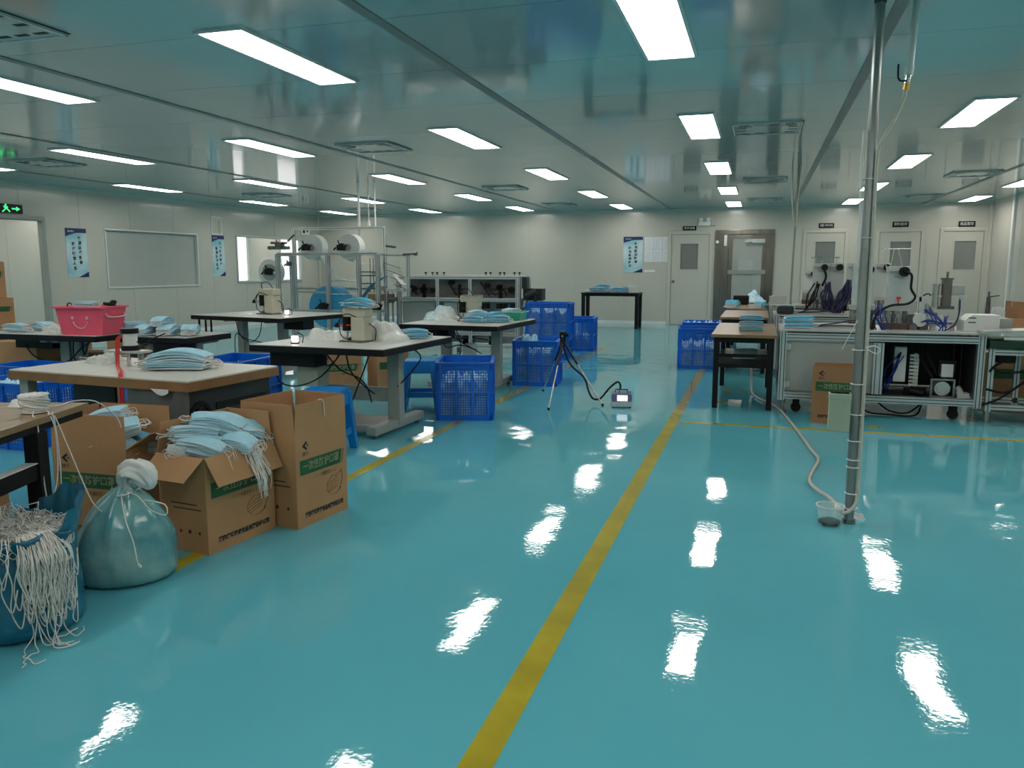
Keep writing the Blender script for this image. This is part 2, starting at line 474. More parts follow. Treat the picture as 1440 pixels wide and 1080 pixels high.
def frame_rect(mb, place, u0, u1, z0, z1, w, d0, d1):
    for a, b, c, d in ((u0, u1, z1 - w, z1), (u0, u1, z0, z0 + w), (u0, u0 + w, z0 + w, z1 - w), (u1 - w, u1, z0 + w, z1 - w)):
        vs = [place(u, dd, z) for z in (c, d) for dd in (d0, d1) for u in (a, b)]
        mb.add(vs, [(0, 2, 3, 1), (4, 5, 7, 6), (0, 1, 5, 4), (2, 6, 7, 3), (0, 4, 6, 2), (1, 3, 7, 5)])
pl = lambda u, d, z: (XL - d, u, z)
po = lambda u, d, z: (xo - d, u, z)
pb = lambda u, d, z: (u, YB + d, z)
for i, (a, b, c, d) in enumerate(ow):
    w = thing('window_%d' % (i + 4), 'daylight window in the outer wall', None, kind='structure')
    f = MB(); frame_rect(f, po, a, b, c, d, 0.05, -0.02, 0.05); f.build('window_frame', 'grey_paint', w)
    MB().box(xo - 0.03, xo - 0.024, a + 0.05, b - 0.05, c + 0.05, d - 0.05).build('pane', 'glass', w)

# left wall windows
w1 = thing('window_1', 'tall glazed opening in the left wall beside the stacked cartons', None, kind='structure')
f = MB(); frame_rect(f, pl, *HL[0], 0.07, -0.035, 0.06); f.build('window_frame', 'grey_paint', w1, bevel=0.006)
MB().box(XL - 0.035, XL - 0.028, HL[0][0] + 0.07, HL[0][1] - 0.07, HL[0][2] + 0.07, HL[0][3] - 0.07).build('pane', 'glass', w1)
w2 = thing('window_2', 'wide shuttered grey window on the left wall', None, kind='structure')
f = MB(); frame_rect(f, pl, *HL[1], 0.028, -0.022, 0.06); f.build('window_frame', 'lamp_frame', w2, bevel=0.004)
MB().box(XL - 0.06, XL - 0.045, HL[1][0] + 0.03, HL[1][1] - 0.03, HL[1][2] + 0.03, HL[1][3] - 0.03).build('pane', 'panel_grey', w2)
w3 = thing('window_3', 'glazed window onto the bright passage in the left wall', None, kind='structure')
f = MB(); frame_rect(f, pl, *HL[2], 0.035, -0.028, 0.06); f.build('window_frame', 'aluminium', w3, bevel=0.004)
MB().box(XL - 0.04, XL - 0.034, HL[2][0] + 0.03, HL[2][1] - 0.03, HL[2][2] + 0.03, HL[2][3] - 0.03).build('pane', 'glass', w3)

# back wall doors
for i, (a, b, h, (wa, wb, wz0, wz1)) in enumerate(doors):
    d = thing('door_%d' % (i + 1), ['white cleanroom door with a grey pane left of the steel doorway', 'white cleanroom door with a grey pane right of the steel doorway', 'white cleanroom door with a grey pane behind the machines', 'white cleanroom door with a grey pane next to the right wall'][i], None, kind='structure')
    f = MB()
    f.box(a - 0.05, a + 0.03, YB - 0.03, YB + 0.06, 0, h + 0.05); f.box(b - 0.03, b + 0.05, YB - 0.03, YB + 0.06, 0, h + 0.05); f.box(a + 0.03, b - 0.03, YB - 0.03, YB + 0.06, h - 0.03, h + 0.05)
    f.build('door_frame', 'wall_paint', d, bevel=0.008)
    l = MB()
    la, lb = a + 0.035, b - 0.035
    y0, y1 = YB - 0.005, YB + 0.04
    l.box(la, wa, y0, y1, 0.01, h - 0.035); l.box(wb, lb, y0, y1, 0.01, h - 0.035); l.box(wa, wb, y0, y1, 0.01, wz0); l.box(wa, wb, y0, y1, wz1, h - 0.035)
    leaf = l.build('door_leaf', 'wall_paint', d)
    f = MB(); frame_rect(f, pb, wa - 0.03, wb + 0.03, wz0 - 0.03, wz1 + 0.03, 0.035, -0.014, 0.04); f.build('pane_frame', 'wall_paint', leaf)
    MB().box(wa, wb, YB + 0.015, YB + 0.021, wz0, wz1).build('pane', 'glass_grey', leaf)
    k = MB(); kx = la + 0.06
    k.cyl((kx, y0, 1.02), (kx, y0 - 0.05, 1.02), 0.014); k.cyl((kx, y0 - 0.045, 1.02), (kx, y0 - 0.075, 1.02), 0.032, 0.024)
    k.build('knob', 'steel_dark', leaf)

# stainless steel pass door
d = thing('door_5', 'stainless steel doorway with a glazed upper pane', None, kind='structure')
x0, x1, _, h = D_OPEN
f = MB(); f.box(x0, x0 + 0.30, YB - 0.04, YB + 0.3, 0, h - 0.1); f.build('steel_jamb', 'steel', d, bevel=0.004)
f = MB(); f.box(x1 - 0.17, x1, YB - 0.04, YB + 0.3, 0, h - 0.1); f.build('steel_jamb', 'steel', d, bevel=0.004)
f = MB(); f.box(x0, x1, YB - 0.045, YB + 0.3, h - 0.1, h); f.build('steel_header', 'steel', d, bevel=0.004)
lf = MB(); a, b = x0 + 0.30, x1 - 0.17
frame_rect(lf, pb, a, b, 0.02, h - 0.1, 0.09, 0.05, 0.10)
leaf = lf.build('door_leaf', 'steel', d)
MB().box(a, b, YB + 0.045, YB + 0.10, 1.20, 1.29).build('push_rail', 'chrome', leaf)
MB().box(a + 0.09, b - 0.09, YB + 0.07, YB + 0.076, 1.29, h - 0.19).build('pane', 'glass', leaf)
MB().box(a + 0.09, b - 0.09, YB + 0.07, YB + 0.076, 0.11, 1.20).build('pane', 'glass', leaf)
c = MB(); c.box(a + 0.52, b - 0.03, YB - 0.03, YB + 0.05, h - 0.30, h - 0.21); c.bar((a + 0.52, YB + 0.0, h - 0.25), (a + 0.36, YB - 0.03, h - 0.27), 0.05, 0.04)
c.build('door_closer', 'aluminium', leaf, bevel=0.006)
c = MB(); c.cyl((x0 + 0.05, YB - 0.09, h - 0.27), (x0 + 0.05, YB - 0.04, h - 0.27), 0.035); c.box(x0 + 0.2, x0 + 0.26, YB - 0.07, YB - 0.04, h - 0.36, h - 0.12)
c.build('door_sensor', 'white_plastic', d)
# cabinet inside the room beyond
t = thing('steel_cabinet', 'grey cabinet seen through the steel doorway', 'cabinet', (-0.38, YB + 1.7, 0))
MB().box(-0.2, 0.2, -0.2, 0.2, 0, 1.25).build('body', 'grey_paint', t, bevel=0.01)
MB().box(-0.19, 0.19, -0.215, -0.2, 0.05, 0.6).build('door', 'green_plastic', t)
MB().box(-0.17, 0.17, -0.18, 0.18, 1.25, 1.52).build('top_box', 'white_plastic', t, bevel=0.01)

# ------------------------------------------------------------------ ceiling lights (they light the room)
lf = MB(); frame = [(0, 0)]
LW, LD = 0.29, 1.36
for a, b, c_, d_ in ((-LW / 2 - 0.02, LW / 2 + 0.02, -LD / 2 - 0.02, -LD / 2), (-LW / 2 - 0.02, LW / 2 + 0.02, LD / 2, LD / 2 + 0.02), (-LW / 2 - 0.02, -LW / 2, -LD / 2, LD / 2), (LW / 2, LW / 2 + 0.02, -LD / 2, LD / 2)):
    lf.box(a, b, c_, d_, -0.014, 0.0)
lamp_frame_me = lf.mesh('frame', 'lamp_frame')
lamp_diff_me = MB().box(-LW / 2, LW / 2, -LD / 2, LD / 2, -0.010, -0.001).mesh('diffuser', 'lamp_glow')
LX = [(-10.10, 'nearest the left wall'), (-7.76, 'second from the left wall'), (-5.39, 'third from the left wall'), (-3.03, 'fourth from the left wall'), (-0.61, 'above the right yellow line'), (1.75, 'to the right of the steel pole'), (3.98, 'along the right wall')]
LY = [18.12, 14.96, 11.60, 8.20, 4.80, 1.40, -2.0]
for x, rn in LX:
    for j, y in enumerate(LY):
        t = thing('ceiling_light', 'white LED panel, %s from back wall, row %s' % (ordinal(j), rn), 'ceiling light', (x, y, CEIL), 0, 'LED panels in the ceiling')
        for nm, me in (('frame', lamp_frame_me), ('diffuser', lamp_diff_me)):
            o = bpy.data.objects.new(nm, me); COL.objects.link(o); o.parent = t
for _x, _y, _l in ((0.6, YB + 1.3, 'LED panel in the corridor beyond the steel doorway'), (2.6, YB + 1.3, 'LED panel in the corridor beyond the middle cleanroom doors'), (4.9, YB + 1.3, 'LED panel at the right end of the back corridor'), (-1.6, YB + 1.3, 'LED panel at the left end of the back corridor'), (-12.3, 9.4, 'LED panel in the passage behind the tall glazed opening'), (-12.3, 12.2, 'LED panel in the middle of the left passage'), (-12.3, 17.0, 'LED panel in the passage behind the bright window'), (-12.3, 19.6, 'LED panel at the far end of the left passage')):
  t = thing('ceiling_light', _l, 'ceiling light', (_x, _y, CEIL - 0.002))  # unseen fill panels, added to brighten the corridor and passage beyond
  for nm, me in (('frame', lamp_frame_me), ('diffuser', lamp_diff_me)):
    o = bpy.data.objects.new(nm, me); COL.objects.link(o); o.parent = t; o.rotation_euler = (0, 0, math.pi / 2); o.scale = (0.7, 0.7, 1) if _x > -5 else (1.6, 1.0, 1)

# air diffusers: square plate, slots along the edges, two perforated corners
S = 0.32
dp = MB(); dp.box(-S, S, -S, S, -0.012, 0.0); plate_me = dp.mesh('face_plate', 'ceiling_paint', bevel=0.004)
dr = MB()
for a, b, c_, d_ in ((-S, S, -S, -S + 0.012), (-S, S, S - 0.012, S), (-S, -S + 0.012, -S, S), (S - 0.012, S, -S, S)): dr.box(a, b, c_, d_, -0.02, 0)
rim_me = dr.mesh('rim', 'lamp_frame')
shadow_strip_me = MB().box(-S - 0.012, S + 0.012, S + 0.0, S + 0.014, -0.003, 0.0).box(S, S + 0.012, -S, S, -0.003, 0).mesh('shadow_gap', 'dark_void')  # dark strips along two edges stand in for the diffuser's shadow
slot_me = MB().box(-0.045, 0.045, -0.018, 0.018, -0.0135, -0.011).mesh('slot', 'dark_void')
hm = MB()
for q in range(6):
    for r_ in range(3): hm.box(q * 0.022 - 0.06, q * 0.022 - 0.049, r_ * 0.026 - 0.03, r_ * 0.026 - 0.018, -0.0135, -0.011)
hole_me = hm.mesh('perforation', 'dark_void')
DV = {-3.94 - 0.3: 'left of the aisle', -8.95: 'near the left wall', 0.0: 'above the aisle', 2.88: 'near the right wall'}
for x, rn in DV.items():
    for j, y in enumerate((17.2, 13.35, 8.45, 3.6)):
        if x > 2 and j > 1: continue
        t = thing('ceiling_diffuser', 'square white air diffuser, %s from the back wall in the ceiling %s' % (ordinal(j), rn), 'air vent', (x, y, CEIL), 0, 'air diffusers in the ceiling')
        for nm, me, loc in [('face_plate', plate_me, (0, 0, 0)), ('rim', rim_me, (0, 0, 0)), ('shadow_gap', shadow_strip_me, (0, 0, 0))] + \
                [('slot', slot_me, (u, v, 0)) for u in (-0.21, -0.07, 0.07, 0.21) for v in (-0.24, 0.24)] + [('slot', slot_me, (u, v, 0)) for u in (-0.24, 0.24) for v in (-0.08, 0.08)] + \
                [('perforation', hole_me, (u, v, 0)) for u in (-0.2, 0.2) for v in (-0.17,)]:
            o = bpy.data.objects.new(nm, me); COL.objects.link(o); o.parent = t; o.location = loc

# ------------------------------------------------------------------ signs, posters, notices
def poster(label, right, left, w, h, loc, rz):
    t = thing('poster', label, 'poster', loc, rz, 'blue slogan posters')
    MB().box(-w / 2, w / 2, -0.006, 0, 0, h).build('sheet', 'poster_blue', t)
    n = 8
    curve = [(-w / 2 + w * k / n, h - h * (0.175 - 0.085 * min(1, (k / n) * 1.9) ** 0.8)) for k in range(n + 1)]
    M = Matrix.Rotation(math.pi / 2, 4, 'X')
    hb = MB().prism(curve + [(w / 2, h), (-w / 2, h)], 0.0062, 0.0075, M).build('header_band', 'navy', t)
    tri = [(w / 2, 0), (w / 2, h * 0.115), (w * 0.28, h * 0.06), (0.0, 0.0)]
    MB().prism(tri, 0.0062, 0.0075, M).build('corner_band', 'navy', t)
    lettering('康华医疗', h * 0.042, 'ink_white', hb, (-w * 0.24, -0.0085, h * 0.935), FACE_Y)
    for s, x, top in ((right, w * 0.13, 0.80), (left, -w * 0.17, 0.68)):
        for k, ch in enumerate(s):
            lettering(ch, h * 0.075, 'ink', t, (x + 0.01 * (k % 2), -0.0085, h * (top - k * 0.1)), FACE_Y, bold=0.004, name='character')
poster('blue slogan poster between the glazed opening and the wide grey window', '以质量求生存', '诚信铸就人生', 0.45, 0.84, (XL + 0.001, 11.24, 1.18), math.pi / 2)
poster('blue slogan poster on the left wall beside the bright passage window', '下一道是用户', '品质始于责任', 0.42, 0.88, (XL + 0.001, 15.08, 1.16), math.pi / 2)
poster('blue slogan poster on the back wall beside pinned white notices', '今天质量如何', '明日市场份额', 0.46, 0.84, (-2.93, YB - 0.001, 1.23), 0)
def sign(label, s, x0, x1, z0, z1):
    t = thing('door_sign', label, 'sign', ((x0 + x1) / 2, YB - 0.001, z0), 0, 'black room name signs')
    w, h = x1 - x0, z1 - z0
    MB().box(-w / 2, w / 2, -0.015, 0, 0, h).build('plate', 'black_plastic', t, bevel=0.004)
    lettering(s, h * 0.62, 'ink_white', t, (0, -0.0165, h / 2), FACE_Y, width=w * 0.8)
sign('black room sign above the door left of the steel doorway', '洗手消毒', -1.78, -1.47, 2.20, 2.30)
sign('black room sign above the door right of the steel doorway', '缓冲间', 1.19, 1.51, 2.215, 2.32)
sign('black room sign above the door behind the machines', '原料暂存', 2.69, 3.01, 2.215, 2.33)
sign('black room sign above the door next to the right wall', '成品暂存', 3.97, 4.29, 2.20, 2.32)
rng = random.Random(3)
for r_ in range(2):
    for c_ in range(3):
        o = MB().box(-0.1, 0.1, -0.004, 0, 0, 0.285)
        for q in range(7): o.box(-0.08, 0.08 - rng.random() * 0.05, -0.0045, -0.004, 0.03 + q * 0.032, 0.036 + q * 0.032, mi=1)
        o = o.build('notice_sheet', ['paper', 'panel_grey'])
        o.location = (-2.56 + c_ * 0.212, YB - 0.001, 1.48 + r_ * 0.295)
        tag(o, 'white notice sheet pinned in the %s row, %s from the blue poster' % (['lower', 'upper'][r_], ordinal(c_)), 'notice', 'notice sheets on the back wall')
tag(MB().box(-2.66, -2.40, YB - 0.012, YB, 1.23, 1.29).build('file_holder', 'white_plastic', bevel=0.003), 'small white strip below the notice sheets', 'file holder')
# emergency lamp over the door
t = thing('emergency_light', 'white twin-spot emergency light above the steel doorway', 'emergency light', (-1.25, YB, 2.30))
MB().box(-0.17, 0.10, -0.06, 0, 0, 0.10).build('housing', 'white_plastic', t, bevel=0.01)
for x in (-0.11, 0.05):
    m = MB(); m.cyl((x, -0.05, 0.14), (x, -0.1, 0.14), 0.035, 0.045); m.cyl((x, -0.03, 0.09), (x, -0.05, 0.14), 0.012)
    m.build('spot_lamp', 'white_plastic', t)
MB().box(0.12, 0.22, -0.03, 0, 0.0, 0.1).build('socket_box', 'wall_paint', t, bevel=0.006)
# exit sign on the left wall
t = thing('exit_sign', 'black exit sign with green running figure and arrow above the glazed opening', 'exit sign', (XL + 0.001, 9.9, 2.20), math.pi / 2)
MB().box(-0.38, 0.30, -0.03, 0, 0, 0.14).build('housing', 'black_plastic', t, bevel=0.004)
g = MB()
M = Matrix.Translation((0, -0.0315, 0)) @ Matrix.Rotation(math.pi / 2, 4, 'X')
g.prism([(0.10, 0.06), (0.18, 0.06), (0.18, 0.035), (0.25, 0.07), (0.18, 0.105), (0.18, 0.08), (0.10, 0.08)], 0, 0.001, M)
g.prism([(-0.02, 0.11), (0.01, 0.11), (0.01, 0.135), (-0.02, 0.135)], 0, 0.001, M)
g.prism([(-0.05, 0.105), (0.03, 0.10), (0.03, 0.06), (-0.02, 0.055)], 0, 0.001, M)
g.prism([(-0.02, 0.06), (0.0, 0.06), (-0.06, 0.01), (-0.08, 0.02)], 0, 0.001, M)
g.prism([(0.01, 0.06), (0.03, 0.06), (0.07, 0.03), (0.055, 0.01)], 0, 0.001, M)
for q in (0.05, 0.09): g.prism([(-0.30, q), (-0.12, q), (-0.12, q + 0.018), (-0.30, q + 0.018)], 0, 0.001, M)
g.build('running_figure', 'led_green', t)
# small framed hatch above second poster
t = thing('wall_hatch', 'small thin-framed white hatch above the poster on the left wall', 'hatch', (XL + 0.001, 15.05, 2.06), math.pi / 2)
m = MB(); frame_rect(m, lambda u, d, z: (u, -d, z), -0.18, 0.18, 0.0, 0.38, 0.02, 0, 0.02); m.build('frame', 'white_plastic', t)
MB().box(-0.16, 0.16, -0.006, 0, 0.02, 0.36).build('cover', 'wall_paint', t)
MB().box(0.07, 0.10, -0.012, -0.006, 0.02, 0.3).build('handle', 'chrome', t)  # chrome strip put in for the white reflection line on the cover
t = thing('wall_device', 'small white control box high on the left wall near the corner', 'control box', (XL + 0.001, 18.6, 2.18), math.pi / 2)
MB().box(-0.2, 0.2, -0.05, 0, 0, 0.2).build('housing', 'white_plastic', t, bevel=0.01)
MB().box(-0.14, -0.04, -0.055, -0.05, 0.05, 0.17).build('display', 'black_plastic', t)
MB().box(0.04, 0.11, -0.055, -0.05, 0.08, 0.15).build('button_pad', 'grey_dark', t)
# ================================================================== BUILDERS
def carton(label, loc, rz, w, d, h, flaps, fl=0.16, prints=True, cat='cardboard box', group='printed mask cartons', closed=False, m='carton', side_print=True, band=True):
    """printed carton; the printed face looks to local -Y; flaps = outward tilt in degrees for front, right, back, left (None = absent)"""
    t = thing('carton', label, cat, loc, rz, group)
    e = 0.005
    b = MB()
    b.box(-w/2, w/2, -d/2, -d/2 + e, 0, h); b.box(-w/2, w/2, d/2 - e, d/2, 0, h)
    b.box(-w/2, -w/2 + e, -d/2 + e, d/2 - e, 0, h); b.box(w/2 - e, w/2, -d/2 + e, d/2 - e, 0, h)
    b.box(-w/2 + e, w/2 - e, -d/2 + e, d/2 - e, 0, e)
    if closed: b.box(-w/2 + e, w/2 - e, -d/2 + e, d/2 - e, h - e, h)
    b.build('body', m, t)
    if closed:
        tp = MB(); tp.box(-w/2 - 0.001, w/2 + 0.001, -0.025, 0.025, h, h + 0.001); tp.box(-w/2 - 0.001, -w/2, -0.025, 0.025, h - 0.06, h); tp.box(w/2, w/2 + 0.001, -0.025, 0.025, h - 0.06, h)
        tp.build('tape', 'tape', t)
    else:
        spec = (((0, -d/2, h), w, 0), ((w/2, 0, h), d, 90), ((0, d/2, h), w, 180), ((-w/2, 0, h), d, 270))
        for (c, ln, ang), tilt in zip(spec, flaps):
            if tilt is None: continue
            M = Matrix.Translation(c) @ Matrix.Rotation(math.radians(ang), 4, 'Z') @ Matrix.Rotation(math.radians(tilt), 4, 'X')
            q = min(0.01, ln * 0.05)
            MB().add([(-ln/2, 0, 0), (ln/2, 0, 0), (ln/2 - q, 0, fl), (-ln/2 + q, 0, fl), (-ln/2, e * 0.8, 0), (ln/2, e * 0.8, 0), (ln/2 - q, e * 0.8, fl), (-ln/2 + q, e * 0.8, fl)],
                     [(0, 1, 2, 3), (5, 4, 7, 6), (4, 0, 3, 7), (1, 5, 6, 2), (3, 2, 6, 7), (4, 5, 1, 0)], M=M).build('flap', m, t)
    if prints:
        y = -d/2 - 0.0008
        F = Matrix.Translation((0, y, 0)) @ Matrix.Rotation(math.pi/2, 4, 'X')
        g = MB()
        g.prism([(-0.43*w, 0.57*h), (0.36*w, 0.57*h), (0.40*w, 0.73*h), (-0.43*w, 0.73*h)], 0, 0.0004, F)
        g.prism([(0.385*w, 0.57*h), (0.40*w, 0.57*h), (0.44*w, 0.73*h), (0.425*w, 0.73*h)], 0, 0.0004, F)
        gb = g.build('green_band', 'ink_green', t)
        if not band: return t
        lettering('一次性防护口罩', 0.105*h, 'ink_pale', gb, (-0.02*w, y - 0.0008, 0.65*h), FACE_Y, bold=0.001, width=0.70*w)
        lettering('《《《 大量现货 》》》', 0.05*h, 'ink_brown', t, (0.06*w, y - 0.0004, 0.51*h), FACE_Y, width=0.42*w)
        lettering('湖南康华医疗用品有限责任公司', 0.06*h, 'ink', t, (0.02*w, y - 0.0004, 0.12*h), FACE_Y, bold=0.0015, width=0.76*w)
        k = MB(); cx, cz, s = -0.32*w, 0.88*h, 0.05*h        # logo: nested chevrons
        for q in (1.0, 0.55):
            k.prism([(cx + s*0.75*q, cz + s*0.55*q), (cx + s*0.35*q, cz + s*q), (cx - s*q, cz), (cx + s*0.35*q, cz - s*q), (cx + s*0.6*q, cz - s*0.65*q), (cx + s*0.3*q, cz - s*0.4*q), (cx - s*0.3*q, cz), (cx + s*0.35*q, cz + s*0.45*q)], 0, 0.0004, F)
        k.prism([(cx + s*0.5, cz), (cx + s*0.8, cz + s*0.25), (cx + s*1.1, cz), (cx + s*0.8, cz - s*0.25)], 0, 0.0004, F)
        lg = k.build('logo', 'ink', t)
        lettering('康华', 0.05*h, 'ink', lg, (-0.32*w, y - 0.0004, 0.79*h), FACE_Y)
        k = MB()                                               # mask drawing as line art
        cx, cz, rx, rz_ = 0.22*w, 0.34*h, 0.15*w, 0.115*h
        def stroke(pts, th=0.0022):
            for (xa, za), (xb, zb) in zip(pts[:-1], pts[1:]):
                k.bar((xa, y - 0.0003, za), (xb, y - 0.0003, zb), th, 0.0006)
        stroke([(cx + rx*math.cos(a), cz + rz_*math.sin(a)*0.9) for a in [math.pi*(0.75 + q*0.1) for q in range(12)]])
        for q in (0.35, 0.05, -0.25, -0.5): stroke([(cx - rx*0.95*(1 - abs(q)*0.4), cz + q*rz_ - 0.01*h), (cx - rx*0.2, cz + q*rz_ + 0.02*h), (cx + rx*0.55*(1 - abs(q)*0.3), cz + q*rz_ + 0.035*h)])
        stroke([(cx - rx*0.7, cz + rz_*0.6), (cx - rx*0.2, cz + rz_*1.05), (cx + rx*0.2, cz + rz_*0.85), (cx + rx*1.1, cz + rz_*1.3), (cx + rx*1.15, cz + rz_*0.3), (cx + rx*0.7, cz - rz_*0.6)])
        k.build('mask_drawing', 'ink_brown', t)
        if side_print:
            xs = -w/2 - 0.0004
            for zz, a, bb in ((0.50*h, -0.30, 0.25), (0.45*h, -0.38, 0.20)): MB().box(xs - 0.0003, xs, a*d, bb*d, zz, zz + 0.006).build('printed_line', 'ink_brown', t)
            for q, s in enumerate((0.014, 0.018, 0.014, 0.022)): MB().box(xs - 0.0003, xs, (-0.35 + q*0.2)*d, (-0.35 + q*0.2)*d + s, 0.2*h, 0.2*h + s).build('printed_mark', 'ink_brown', t)
    return t

def bundle_mesh(seed, L=0.175, W=0.095, n=9, T=0.05, bend=0.25, blue='mask_blue'):
    """stack of pleated masks pressed into a bundle"""
    r = random.Random(seed); b = MB()
    for i in range(n):
        dx, dy, da = r.uniform(-0.006, 0.006), r.uniform(-0.005, 0.005), r.uniform(-0.05, 0.05)
        bz = (i + 1) * T / n; bi = bend * (i / (n - 1)) ** 0.8
        def P(u, v, bz=bz, dx=dx, dy=dy, da=da, i=i, bi=bi):
            x = (u - 0.5) * L; y = (v - 0.5) * W
            k = int(round(v * 10)) % 2
            z = bz + bi * (0.25 * L - x * x / L) + (0.0022 if k else 0) + 0.0015 * (1 + math.sin(3 * u + i))
            # the ear loop ends pinch
            y *= 1 - 0.10 * (abs(u - 0.5) * 2) ** 6
            return (x * math.cos(da) - y * math.sin(da) + dx, x * math.sin(da) + y * math.cos(da) + dy, z)
        b.grid(P, 8, 10, mi=(1 if i in (n - 3, 2) else 0), smooth=False)
        # rim skirts give each mask thickness
        for side in (0, 1):
            vs = []; 
            for u in range(9):
                p = P(u / 8, side); vs += [p, (p[0], p[1], p[2] - T / n * 0.9)]
            b.add(vs, [(2*q, 2*q + 1, 2*q + 3, 2*q + 2) for q in range(8)], False, 1 if i % 4 == 0 else 0)
            vs = []
            for v in range(11):
                p = P(side, v / 10); vs += [p, (p[0], p[1], p[2] - T / n * 0.9)]
            b.add(vs, [(2*q, 2*q + 1, 2*q + 3, 2*q + 2) for q in range(10)], False, 1)
    return b.mesh('mask_layers', [blue, 'mask_white'])
def loops_mesh(seed, L=0.175, W=0.095, T=0.05, n=9, drop=0.05, thick=0.0016, ends=(1, -1)):
    r = random.Random(seed + 77); b = MB()
    for i in range(n):
        s = ends[i % len(ends)]
        x0 = s * L / 2 * 0.97; y0 = r.uniform(-0.4, 0.1) * W; y1 = y0 + r.uniform(0.25, 0.5) * W
        z0 = r.uniform(0.1, 1.0) * T; o = r.uniform(0.02, 0.055); dz = r.uniform(-0.02, drop)
        zc = lambda q: max(0.003, q)
        b.tube([(x0, y0, z0), (x0 + s*o*0.7, y0 - 0.012, zc(z0 - dz*0.3)), (x0 + s*o, (y0+y1)/2, zc(z0 - dz)), (x0 + s*o*0.7, y1 + 0.012, zc(z0 - dz*0.3)), (x0, y1, z0)], thick, n=4, smooth=2)
    return b.mesh('ear_loops', 'elastic')
BUN = {}
for k, kw in {'a': dict(bend=0.25), 'b': dict(bend=0.38, n=8, T=0.042), 'c': dict(bend=0.08, n=12, T=0.07), 'd': dict(bend=0.5, n=7, T=0.04)}.items():
    BUN[k] = (bundle_mesh(ord(k), **kw), loops_mesh(ord(k), T=kw.get('T', 0.05), n=10))
    BUN[k + 'x'] = (bundle_mesh(ord(k), blue='mask_bright', **kw), BUN[k][1])
def bundle(label, kind, loc, rot=(0, 0, 0), group=None, scale=1.0, loops=True):
    o = thing('mask_bundle', label, 'face masks', loc, 0, group)
    o.rotation_euler = rot; o.scale = (scale,) * 3
    for nm, me in zip(('mask_layers', 'ear_loops'), BUN[kind]):
        if nm == 'ear_loops' and not loops: continue
        c = bpy.data.objects.new(nm, me); COL.objects.link(c); c.parent = o
        if nm == 'ear_loops': c['kind'] = 'stuff'
    return o

def crate(label, loc, rz=0.0, w=0.46, d=0.62, h=0.52, fill=0.0, fill_seed=1, group='blue lattice crates', grid=0.022):
    """open turnover crate with lattice walls"""
    t = thing('plastic_crate', label, 'crate', loc, rz, group)
    e = 0.014
    fr = MB()
    for (a, b, c, dd) in ((-w/2, w/2, -d/2, -d/2 + e), (-w/2, w/2, d/2 - e, d/2), (-w/2, -w/2 + e, -d/2 + e, d/2 - e), (w/2 - e, w/2, -d/2 + e, d/2 - e)):
        fr.box(a, b, c, dd, h - 0.14*h, h); fr.box(a, b, c, dd, 0, 0.05)
    fr.box(-w/2 + e, w/2 - e, -d/2 + e, d/2 - e, 0, 0.012)
    for sx in (-1, 1):
        for sy in (-1, 1): fr.box(min(sx*w/2, sx*(w/2 - 0.03)), max(sx*w/2, sx*(w/2 - 0.03)), min(sy*d/2, sy*(d/2 - 0.03)), max(sy*d/2, sy*(d/2 - 0.03)), 0.0, h - 0.001)
    sh = fr.build('shell', 'crate_blue', t)
    rim = MB()
    for (a, b, c, dd) in ((-w/2 - 0.014, w/2 + 0.014, -d/2 - 0.014, -d/2), (-w/2 - 0.014, w/2 + 0.014, d/2, d/2 + 0.014), (-w/2 - 0.014, -w/2, -d/2, d/2), (w/2, w/2 + 0.014, -d/2, d/2)):
        rim.box(a, b, c, dd, h - 0.018, h); rim.box(a, b, c, dd, 0.46*h, 0.46*h + 0.012)
    tag(rim.build('rim', 'crate_blue', t), kind='stuff')
    rb = MB(); lt = MB()
    def rib_wall(length, M):
        n = 3
        for q in range(n + 1):
            x = -length/2 + 0.03 + (length - 0.06) * q / n
            rb.box(x - 0.009, x + 0.009, -0.012, 0.012, 0.0, h - 0.02, M)
        z0, z1 = 0.05, h * 0.86
        k = int((length - 0.06) / grid)
        for q in range(1, k):
            x = -length/2 + 0.03 + q * (length - 0.06) / k
            lt.box(x - 0.0028, x + 0.0028, 0.003, 0.009, z0, z1, M)
        k = int((z1 - z0) / grid)
        for q in range(1, k):
            z = z0 + q * (z1 - z0) / k
            lt.box(-length/2 + 0.03, length/2 - 0.03, 0.003, 0.009, z - 0.0028, z + 0.0028, M)
    for (px, py, ang, ln) in ((0, -d/2, 0, w), (w/2, 0, 90, d), (0, d/2, 180, w), (-w/2, 0, 270, d)):
        rib_wall(ln, Matrix.Translation((px, py, 0)) @ Matrix.Rotation(math.radians(ang), 4, 'Z'))
    tag(rb.build('ribs', 'crate_blue', t), kind='stuff')
    tag(lt.build('lattice', 'crate_blue', t), kind='stuff')
    hd = MB(); hd.box(-0.07, 0.07, -d/2 - 0.016, -d/2 - 0.001, h - 0.055, h - 0.03); hd.build('grip', 'crate_blue', sh)
    if fill:
        o = heap(fill_seed, w * 0.45, d * 0.455, h * fill, h * 0.06)
        o.location = (loc[0], loc[1], loc[2] + 0.014); o.rotation_euler = (0, 0, rz)
        tag(o, 'loose blue and white masks inside the ' + label.split(' crate')[0] + ' crate', 'face masks', kind='stuff')
    return t

